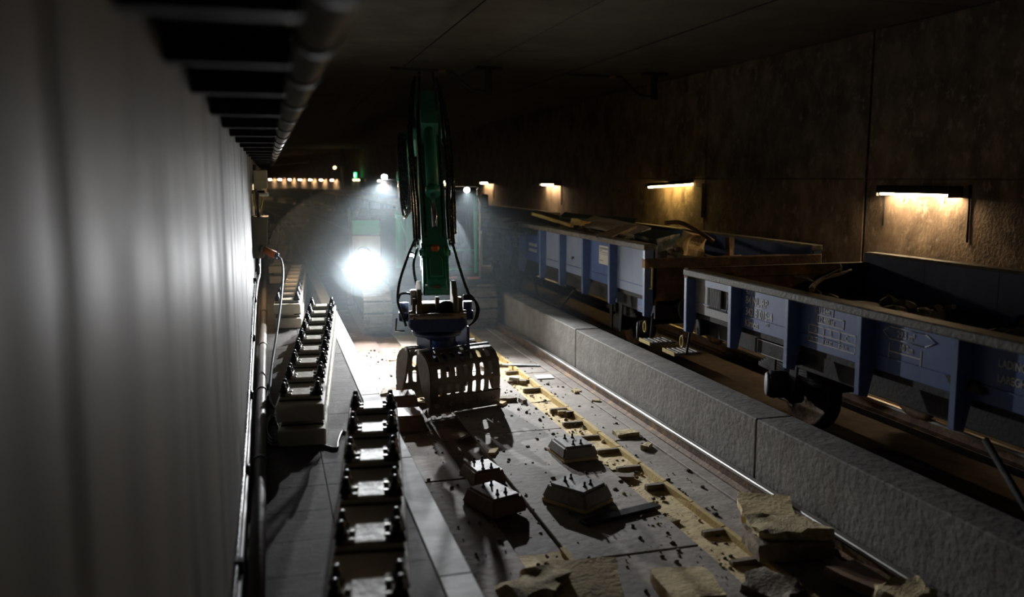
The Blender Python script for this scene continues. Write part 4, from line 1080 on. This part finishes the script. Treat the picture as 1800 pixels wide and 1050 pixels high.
# fit the tool stack between stick end and grab
def squeeze(prefixes, a0, a1, b0, b1):
    done = set()
    def go(o):
        if o.type == 'MESH' and o.data.name not in done:
            done.add(o.data.name)
            for v in o.data.vertices: v.co.z = b0 + (v.co.z - a0)*(b1-b0)/(a1-a0)
        for c in o.children: go(c)
    for o in list(ex.children):
        if o.name.split('.')[0] in prefixes: go(o)
squeeze(('tool_link', 'side_link', 'rod_end'), 1.51, 2.22, 1.57, 2.15)
squeeze(('coupler_plate', 'coupler_bolt', 'coupler_body', 'coupler_pin', 'coupler_rib', 'coupler_cylinder'), 1.18, 1.74, 1.28, 1.71)
squeeze(('tilt_housing',), .93, 1.16, 1.09, 1.28)
squeeze(('rotor_disc',), .84, .95, .99, 1.09)

# hoses along the stick and down to the tool
g = random.Random(21)
def hose(pts, rad=.018, m='hose', name='hose', sub=6): return up(MB().tube(pts, rad, 8, sub=sub), name, M[m])
for q, (r0, s0, rad) in enumerate(((-.20, .30, .022), (-.235, .22, .02), (-.22, .12, .018), (-.26, .05, .02), (.20, .30, .022), (.235, .2, .02), (.22, .08, .018), (.27, .14, .02), (-.12, .40, .018), (.12, .41, .018))):
    sg = -1 if r0 < 0 else 1
    hose([s3(r0*.8, -.75, s0+.05), s3(r0, -.3, s0+.06+g.uniform(0, .05)), s3(r0+sg*g.uniform(.0, .07), .35, s0+g.uniform(-.05, .08)), s3(r0+sg*g.uniform(0, .05), 1.0, s0*.9), s3(r0, 1.6, s0*.8), s3(r0*.98, 2.15, s0*.6)], rad)
for q in range(4):      # loops hanging beside the boom tip
    o_ = -.22 - .035*q
    hose([(o_*.8, -4.4, 3.72), (o_-.08, -4.9, 3.70), (o_-.09, -5.3, 3.35-.05*q), (o_-.06, -5.6, 2.75-.06*q), (o_, -5.85, 2.62-.04*q), (o_+.06, -5.95, 2.95), (o_*.85, -5.9, 3.35)], .022)
for q in range(3):
    o_ = .24 + .03*q
    hose([(o_*.8, -4.6, 3.7), (o_+.04, -5.4, 3.5), (o_+.05, -6.0, 3.05), (o_+.03, -6.5, 2.6-.1*q), (o_, -6.9, 2.3)], .02)
hose([(-.24, -7.0, 2.25), (-.36, -7.2, 2.0), (-.47, -7.35, 1.70), (-.50, -7.4, 1.46), (-.46, -7.45, 1.30), (-.40, -7.45, 1.12)], .018)
hose([(-.50, -7.4, 1.46), (-.46, -7.42, 1.54), (-.36, -7.44, 1.55), (-.30, -7.44, 1.50)], .016)
hose([(-.22, -7.0, 2.1), (-.28, -7.15, 1.9), (-.25, -7.25, 1.65), (-.18, -7.3, 1.5)], .018)
hose([(.24, -7.0, 2.2), (.30, -7.2, 1.95), (.38, -7.35, 1.66), (.44, -7.4, 1.5)], .02)
for q in range(3):
    hose([(.36, -7.4, 1.50-.02*q), (.46+.02*q, -7.42, 1.50-.03*q), (.53+.015*q, -7.44, 1.36-.02*q), (.50+.01*q, -7.45, 1.18), (.42, -7.45, 1.10)], .014)
up(MB().box(-.34, -.26, -7.52, -7.38, 1.40, 1.60, bev=.012), 'valve_block', M['zinc'])
up(MB().tube([(-.52, -7.4, 1.22), (-.54, -7.45, 1.06), (-.42, -7.48, 1.06)], .014, 8), 'steel_line', M['chrome'])

# work lamps: housing, glowing lens and the light it throws
def work_lamp(p, aim, rad, watts, name='work_lamp', cone=80, size=None, blend=.8):
    p = Vector(p); d_ = (Vector(aim)-p).normalized()
    o = up(MB().lathe([(rad*.5, -rad*1.0), (rad*1.08, -rad*.5), (rad*1.1, 0), (rad*1.0, .004)], p, d_, 18), name, M['tray'])
    lz = MB().lathe([(rad*.98, .004), (rad*.8, .012), (.001, .016)], p, d_, 18)
    up(lz, 'lens', M['lens'], o)
    up(MB().tube([p-d_*rad*.8, p-d_*rad*.8-Vector((0, 0, rad*1.4))], .012, 6), 'lamp_bracket', M['tray'], o)
    ld = bpy.data.lights.new('lamp_light', 'SPOT'); ld.energy = watts; ld.spot_size = math.radians(cone); ld.spot_blend = blend
    ld.shadow_soft_size = size or rad*.6; ld.color = (.93, .97, 1.0)
    lo = bpy.data.objects.new('lamp_light', ld); COL.objects.link(lo); lo.parent = o
    lo.location = p + d_*.04
    lo.rotation_euler = d_.to_track_quat('-Z', 'Y').to_euler()
    return o
work_lamp((-1.07, -2.05, 1.56), (-.85, -5.4, .0), .15, LED_W, cone=104, blend=.55)
up(MB().box(-1.10, -1.04, -1.95, -.9, 1.14, 1.20, bev=.01), 'lamp_arm', M['charcoal'])
up(MB().box(-1.10, -1.04, -1.95, -1.88, 1.17, 1.46, bev=.01), 'lamp_arm', M['charcoal'])
work_lamp((-.64, -2.42, 3.06), (-.95, -6.9, .0), .06, BOOMLAMP_W, cone=74)
work_lamp((C1-.18, CF-.07, CZ1-.03), (C1-.55, -7.6, .0), .06, CABLAMP_W, cone=54)
work_lamp((C0+.02, CF-.07, CZ1-.03), (C0+.2, -7.2, .0), .045, CABLAMP_W*.2, cone=56)
work_lamp((-.31, -7.02, 2.02), (-.5, -8.2, .2), .04, 60)
up(MB().tube([(-.64, -2.40, 3.0), (-.30, -2.5, 3.0)], .02, 6), 'lamp_arm', M['tray'])
up(MB().lathe([(.05, 0), (.06, .02), (.055, .12), (.02, .16)], (-.56, -2.1, 2.80), seg=14), 'beacon', M['orange'])

# the operator, seated in the cab, in an orange jacket
def skin_fig(name, joints, edges, m, parent, rz=0.0, loc=(0, 0, 0), root=0, sub=2):
    me = bpy.data.meshes.new(name); me.from_pydata([j[0] for j in joints], edges, [])
    o = bpy.data.objects.new(name, me); COL.objects.link(o)
    if parent: o.parent = parent
    o.location = loc; o.rotation_euler = (0, 0, rz)
    mod = o.modifiers.new('skin', 'SKIN'); sv = me.skin_vertices[0].data
    for i, j in enumerate(joints): sv[i].radius = j[1]; sv[i].use_root = (i == root)
    sb = o.modifiers.new('smooth', 'SUBSURF'); sb.levels = sub; sb.render_levels = sub
    mod.use_smooth_shade = True
    me.materials.append(m)
    return o
opx, opy, opz = .74, -.38, 1.58
oc = Matrix.Rotation(SLEW, 4, 'Z') @ Vector((opx, opy, opz)) + Vector((EX, EY, 0))
person = empty('person', oc, SLEW, 'person in orange jacket seated behind the cab windscreen', 'person')
J = [((0, 0, 0), (.16, .13)), ((0, .05, .22), (.15, .11)), ((0, .07, .42), (.18, .11)), ((0, .05, .53), (.07, .065)),
     ((-.19, .05, .46), (.07, .07)), ((-.26, -.05, .22), (.055, .055)), ((-.27, -.30, .14), (.042, .042)), ((-.27, -.37, .13), (.035, .03)),
     ((.19, .05, .46), (.07, .07)), ((.26, -.05, .22), (.055, .055)), ((.27, -.30, .14), (.042, .042)), ((.27, -.37, .13), (.035, .03))]
skin_fig('jacket', J, [(0, 1), (1, 2), (2, 3), (2, 4), (4, 5), (5, 6), (6, 7), (2, 8), (8, 9), (9, 10), (10, 11)], M['hivis'], person)
J = [((0, 0, .0), (.15, .12)), ((-.10, -.05, -.02), (.09, .09)), ((-.14, -.48, -.0), (.07, .07)), ((-.14, -.60, -.34), (.05, .05)), ((-.14, -.70, -.36), (.04, .035)),
     ((.10, -.05, -.02), (.09, .09)), ((.14, -.48, .0), (.07, .07)), ((.14, -.60, -.34), (.05, .05)), ((.14, -.70, -.36), (.04, .035))]
skin_fig('trousers', J, [(0, 1), (1, 2), (2, 3), (3, 4), (0, 5), (5, 6), (6, 7), (7, 8)], M['trousers'], person)
mb = MB()
bmesh.ops.create_uvsphere(mb.bm, u_segments=18, v_segments=14, radius=1.0)
for v in mb.bm.verts:
    c = v.co.copy(); w_ = 1.0 - .22*max(0, -c.z)
    v.co = Vector((c.x*.078*w_, c.y*.098*w_ + .035, c.z*.118 + .68))
    if abs(c.x) < .22 and c.y < -.8 and -.35 < c.z < .2: v.co.y -= .022
for f in mb.bm.faces: f.smooth = True
mb.cyl((0, .05, .50), (0, .04, .62), .055)
hd = mb.build('head', M['skin'], person)
mb = MB(); bmesh.ops.create_uvsphere(mb.bm, u_segments=18, v_segments=14, radius=1.0)
for v in list(mb.bm.verts):
    if v.co.z < .12 + (-.5 if v.co.y > .1 else .25): mb.bm.verts.remove(v)
for v in mb.bm.verts: v.co = Vector((v.co.x*.084, v.co.y*.104 + .038, v.co.z*.124 + .682))
mb.build('hair', M['hair'], person)
for sx in (-1, 1):
    MB().lathe([(.001, -.006), (.012, 0), (.001, .006)], (sx*.03, -.062, .69), (0, -1, 0), 8).build('eye', M['tray'], person)
    MB().lathe([(.005, -.01), (.02, -.006), (.024, .01)], (sx*.078, .04, .675), (sx, 0, 0), 8).build('ear', M['skin'], person)
    # hands closed on the levers
    hx = sx*.27
    mb = MB(); mb.box(hx-.035, hx+.035, -.46, -.37, .10, .135, bev=.012, seg=2)
    for k in range(4):
        xk = hx-.027+.018*k; ln = (.060, .068, .064, .052)[k]
        mb.tube([(xk, -.455, .118), (xk, -.46-ln*.45, .116), (xk, -.46-ln*.6, .092), (xk, -.46-ln*.3, .075)], .0085, 6, sub=2)
    mb.tube([(hx-sx*.032, -.40, .115), (hx-sx*.052, -.43, .105), (hx-sx*.048, -.465, .09)], .0095, 6, sub=2)
    mb.build('hand', M['skin'], person)
    MB().tube([(hx, -.47, .10), (hx, -.45, -.02)], .014, 8).build('lever', M['tray'], person)

# ------------------------------------------------------------------ loose things on the track bed
def sleeper_block(x, y, rz, label, m='block', foam=True, size=(.60, .42, .20), zoff=0.0, studs=True):
    lx, ly, h_ = size
    r = empty('sleeper_block', (x, y, zoff), math.radians(rz), label, 'concrete block', 'removed sleeper blocks')
    z0 = .035 if foam else 0
    t = .06
    mb = MB()
    mb.hexa([(-lx/2, -ly/2, z0), (lx/2, -ly/2, z0), (lx/2, ly/2, z0), (-lx/2, ly/2, z0),
             (-lx/2+t, -ly/2+t*.7, z0+h_), (lx/2-t, -ly/2+t*.7, z0+h_), (lx/2-t, ly/2-t*.7, z0+h_), (-lx/2+t, ly/2-t*.7, z0+h_)])
    bmesh.ops.bevel(mb.bm, geom=mb.bm.edges[:], offset=.022, segments=2, affect='EDGES')
    mb.build('block_body', M[m], r)
    if foam:
        MB().box(-lx/2+.01, lx/2-.01, -ly/2+.01, ly/2-.01, 0, .038, bev=.006).build('foam_layer', M['foam'], r)
    if studs:
        for sx in (-.115, .115):
            for sy in (-.045, .045):
                MB().lathe([(.02, 0), (.02, .012), (.011, .014), (.011, .05), (.004, .054)], (sx+.02*sy, sy, z0+h_-.004), seg=8).build('stud', M['tray'], r)
    return r
sleeper_block(3.14, 8.60, -86, 'grey sleeper block on yellow foam, standing clear beside the foam trough', size=(.50, .43, .125))
sleeper_block(2.72, 7.30, -57, 'grey sleeper block with yellow foam edge and a dark mat beside it', size=(.54, .46, .15))
sleeper_block(1.93, 7.40, -70, 'rust-brown sleeper block lying askew by the left trough', 'blockbrown', False, (.56, .40, .16))
sleeper_block(2.02, 8.22, -80, 'rust-brown sleeper block seated behind the askew brown block', 'blockbrown', False, (.46, .38, .15), -.03)
sleeper_block(1.56, 10.15, 84, 'rust-brown block partly under the open grab', 'blockbrown', False, (.55, .42, .20), 0, studs=False)
sleeper_block(1.60, 10.85, 88, 'dark brown block behind the one under the grab', 'blockbrown', False, (.46, .40, .26), 0, studs=False)
tag(MB().box(-.42, .42, -.06, .06, 0, .035, bev=.006).build('rubber_strip', M['blackrub'], None, (2.98, 6.86, 0), math.radians(14)), 'black rubber strip on the bed beside a grey block', 'rubber strip')

slab_piece('foam_slab', (4.10, 6.28, .16), (.46, .50, .06), (4, 3, -24), M['foam'], 'smooth tan foam plate propped by the rail', 'foam', 'foam slabs on the track bed', seed=31, rough=.012)
slab_piece('foam_slab', (3.98, 5.78, .09), (.62, .40, .15), (0, 0, -12), M['bar'], 'thick brown foam base under the crumbled yellow slab', 'foam', 'foam slabs on the track bed', seed=32, rough=.015)
slab_piece('foam_slab', (3.98, 5.80, .205), (.60, .34, .075), (0, 2, -12), M['foamrough'], 'crumbled yellow foam slab on a thick brown base', 'foam', 'foam slabs on the track bed', seed=33, rough=.035)
slab_piece('foam_slab', (2.86, 5.34, .06), (.42, .46, .10), (0, 0, -8), M['foam'], 'square tan foam slab on bare concrete', 'foam', 'foam slabs on the track bed', seed=34, rough=.01)
slab_piece('foam_slab', (2.14, 5.50, .12), (.46, .52, .08), (6, -4, -18), M['foam'], 'tan foam slab leaning over the left trough', 'foam', 'foam slabs on the track bed', seed=35, rough=.012)
slab_piece('foam_slab', (1.74, 5.52, .09), (.42, .34, .16), (0, 0, 20), M['foamrough'], 'crumbled foam lump beside the left trough', 'foam', 'foam slabs on the track bed', seed=36, rough=.07)
slab_piece('foam_slab', (4.20, 5.05, .07), (.40, .50, .07), (3, 8, 22), M['brownpanel'], 'brown-faced foam plate lying against the rail', 'foam', 'foam slabs on the track bed', seed=37, rough=.012)
slab_piece('foam_slab', (4.25, 4.72, .10), (.36, .26, .12), (0, 0, -10), M['foamrough'], 'crumbled foam lump by the brown-faced plate', 'foam', 'foam slabs on the track bed', seed=38, rough=.06)
slab_piece('foam_slab', (3.50, 5.25, .02), (.34, .36, .08), (4, -6, 30), M['bar'], 'brown foam piece sunk in the right trough', 'foam', 'foam slabs on the track bed', seed=39, rough=.03)
bits = [(4.00, 9.12, .13, .05, 'foamrough', 'yellow foam flake nearest the block on the bed', 'foam'), (4.05, 8.60, .075, .05, 'foamrough', 'small yellow foam bit on the bed by the rail', 'foam'),
        (4.13, 11.2, .08, .04, 'foamrough', 'small foam flake on bed beside low wall', 'foam'), (4.22, 10.6, .05, .05, 'foamrough', 'tiny foam bit near the steel rail', 'foam'),
        (3.05, 11.05, .12, .05, 'bar', 'dark shard on concrete beside the grab', 'debris'), (2.92, 10.85, .07, .035, 'foam', 'pale shard on concrete beside the grab', 'debris'), (3.25, 10.9, .07, .05, 'bar', 'dark chip beside the foam trough', 'debris'),
        (3.5, 12.2, .06, .09, 'cream', 'upright pale lump in the foam trough', 'debris'), (3.3, 13.0, .13, .06, 'bar', 'dark lump in trough behind the grab', 'debris'), (3.62, 12.1, .07, .06, 'bar', 'brown lump in foam trough beside pale lump', 'debris'),
        (2.98, 6.97, .06, .03, 'cream', 'pale chip beside the black rubber strip', 'debris'), (3.62, 10.3, .07, .06, 'foamrough', 'crumbly foam lump in trough', 'foam'), (3.68, 10.22, .06, .07, 'rust', 'rusty lump in foam trough', 'debris'),
        (1.55, 11.9, .16, .04, 'bar', 'flat brown shard left of the grab', 'debris'), (3.38, 6.72, .09, .04, 'foamrough', 'foam crumb at edge of right trough', 'foam'), (3.42, 7.9, .13, .04, 'bar', 'brown sliver across the foam trough', 'debris'),
        (2.1, 9.6, .12, .03, 'bar', 'flat brown piece under the grab shadow', 'debris'), (2.30, 8.9, .08, .03, 'foam', 'foam chip between trough and block', 'foam')]
for k, (x, y, rr, hh, m, lab, cat) in enumerate(bits):
    slab_piece('foam_bit' if cat == 'foam' else 'debris_bit', (x, y, hh*.45 + (-.05 if TR0 < x < TR1 else 0)), (rr*2, rr*1.2, hh), (0, 0, (k*47) % 180), M[m], lab, cat, 'small bits on the track bed', seed=50+k, rough=.018)
slab_piece('metal_strip', (3.86, 13.05, .02), (.62, .07, .02), (0, 2, -14), M['cap'], 'thin pale strip lying across bed beside low wall', 'strip', seed=80, rough=.004)
slab_piece('paper_scrap', (3.98, 12.2, .012), (.26, .24, .008), (0, 0, -6), M['white'], 'small square pale scrap on the bed', 'scrap', seed=81, rough=.004)

# crumbs nobody could count
def crumbs(name, n, region, rr, m, label, seed, zf=0.0):
    g = random.Random(seed); mb = MB()
    for _ in range(n):
        x, y = region(g)
        r_ = rr*g.random()**2.2 + .006
        mb.chunk((x, y, zf + r_*.3 + (-.045 if (TR0 < x < TR1 and 4.6 < y < 16.5) else 0)), r_, g, .7)
    return tag(mb.build(name, m, kind='stuff'), label, 'rubble')
crumbs('concrete_crumbs', 420, lambda g: (g.gauss(3.3, .32) if g.random() < .6 else g.uniform(2.3, 4.2), g.uniform(5, 14.5)), .024, M['dirt'], 'dark crumbs scattered over the concrete bed', 3)
crumbs('foam_crumbs', 260, lambda g: (g.gauss(3.5, .18), g.uniform(5, 14.5)), .022, M['foamrough'], 'yellow foam crumbs along the trough', 4)
crumbs('dirt_crumbs', 320, lambda g: (g.uniform(1.2, 2.4), g.uniform(5, 15)), .020, M['dirt'], 'brown dirt crumbs along the left trough', 5)

# striped barrier boards standing on the low wall where it bends
for k, (y, lab) in enumerate(((64.5, 'striped barrier board on the low wall nearest the wagon end'), (70.0, 'middle striped barrier board on the bend of the low wall'), (79.5, 'striped barrier board farthest along the low wall'))):
    r = empty('barrier_board', (4.7 + off(y), y, LWZ), head(y), lab, 'barrier', 'barrier boards on the low wall')
    for z0, z1 in ((.06, .24), (.34, .52)):
        MB().box(-.03, .03, -1.6, 1.6, z0, z1, bev=.01).build('plank', M['white'], r)
    for e in (-1.3, 0, 1.3):
        MB().box(.03, .09, e-.04, e+.04, -.02, .56).build('post', M['tray'], r)

# heap of cut cable and scrap on the walkway far behind the beams
g = random.Random(8)
scr = []
r = empty('scrap_heap', (.9, 45.0, PLAT_Z), 0, 'tangled heap of cut cable and sticks on the far walkway', 'scrap heap')
mb = MB()
for _ in range(90): mb.chunk((g.gauss(0, .45), g.gauss(0, 1.6), g.uniform(0, .2)), g.uniform(.05, .2), g)
mb.build('scrap', M['rubble'], r, kind='stuff')
for k in range(34):
    a = Vector((g.gauss(0, .4), g.gauss(0, 1.5), g.uniform(.05, .35))); d_ = Vector((g.uniform(-1, 1), g.uniform(-1, 1), g.uniform(-.2, .35))).normalized()*g.uniform(.3, .8)
    MB().tube([a, a+d_*.5+Vector((0, 0, g.uniform(0, .12))), a+d_], g.uniform(.01, .025), 5, sub=3).build('scrap_stick', M[g.choice(['timber', 'yellowp', 'cream', 'cablegrey'])], r)

# ------------------------------------------------------------------ haze
hz = bpy.data.materials.new('haze'); hz.use_nodes = True
nt = hz.node_tree; nt.nodes.clear()
o_ = nt.nodes.new('ShaderNodeOutputMaterial'); vs_ = nt.nodes.new('ShaderNodeVolumeScatter')
vs_.inputs['Density'].default_value = HAZE; vs_.inputs['Anisotropy'].default_value = 0.2
vs_.inputs['Color'].default_value = (.80, .93, 1, 1)
nt.links.new(vs_.outputs[0], o_.inputs['Volume'])
hz2 = hz.copy(); hz2.node_tree.nodes['Volume Scatter'].inputs['Density'].default_value = HAZE*5
hz3 = hz.copy(); hz3.node_tree.nodes['Volume Scatter'].inputs['Density'].default_value = HAZE*16
def cloud(c, rad, label, hz=hz):
    mb = MB(); bmesh.ops.create_icosphere(mb.bm, subdivisions=4, radius=1.0)
    for v in mb.bm.verts: v.co = Vector((v.co.x*rad[0]+c[0], v.co.y*rad[1]+c[1], v.co.z*rad[2]+c[2]))
    return tag(mb.build('haze', hz, kind='stuff'), label, 'haze')
cloud((2.6, 17.0, 2.2), (4.2, 6.5, 3.1), 'wide pale dust haze hanging around the excavator')
cloud((1.8, 16.1, 1.5), (1.9, 2.6, 1.45), 'thicker haze added in front of the big work lamp for its glow', hz2)  # this cloud and the next are added to build up the lamp's glow
cloud((1.72, 16.05, 1.50), (.72, 1.0, .68), 'densest haze added right at the big work lamp for its glow', hz3)
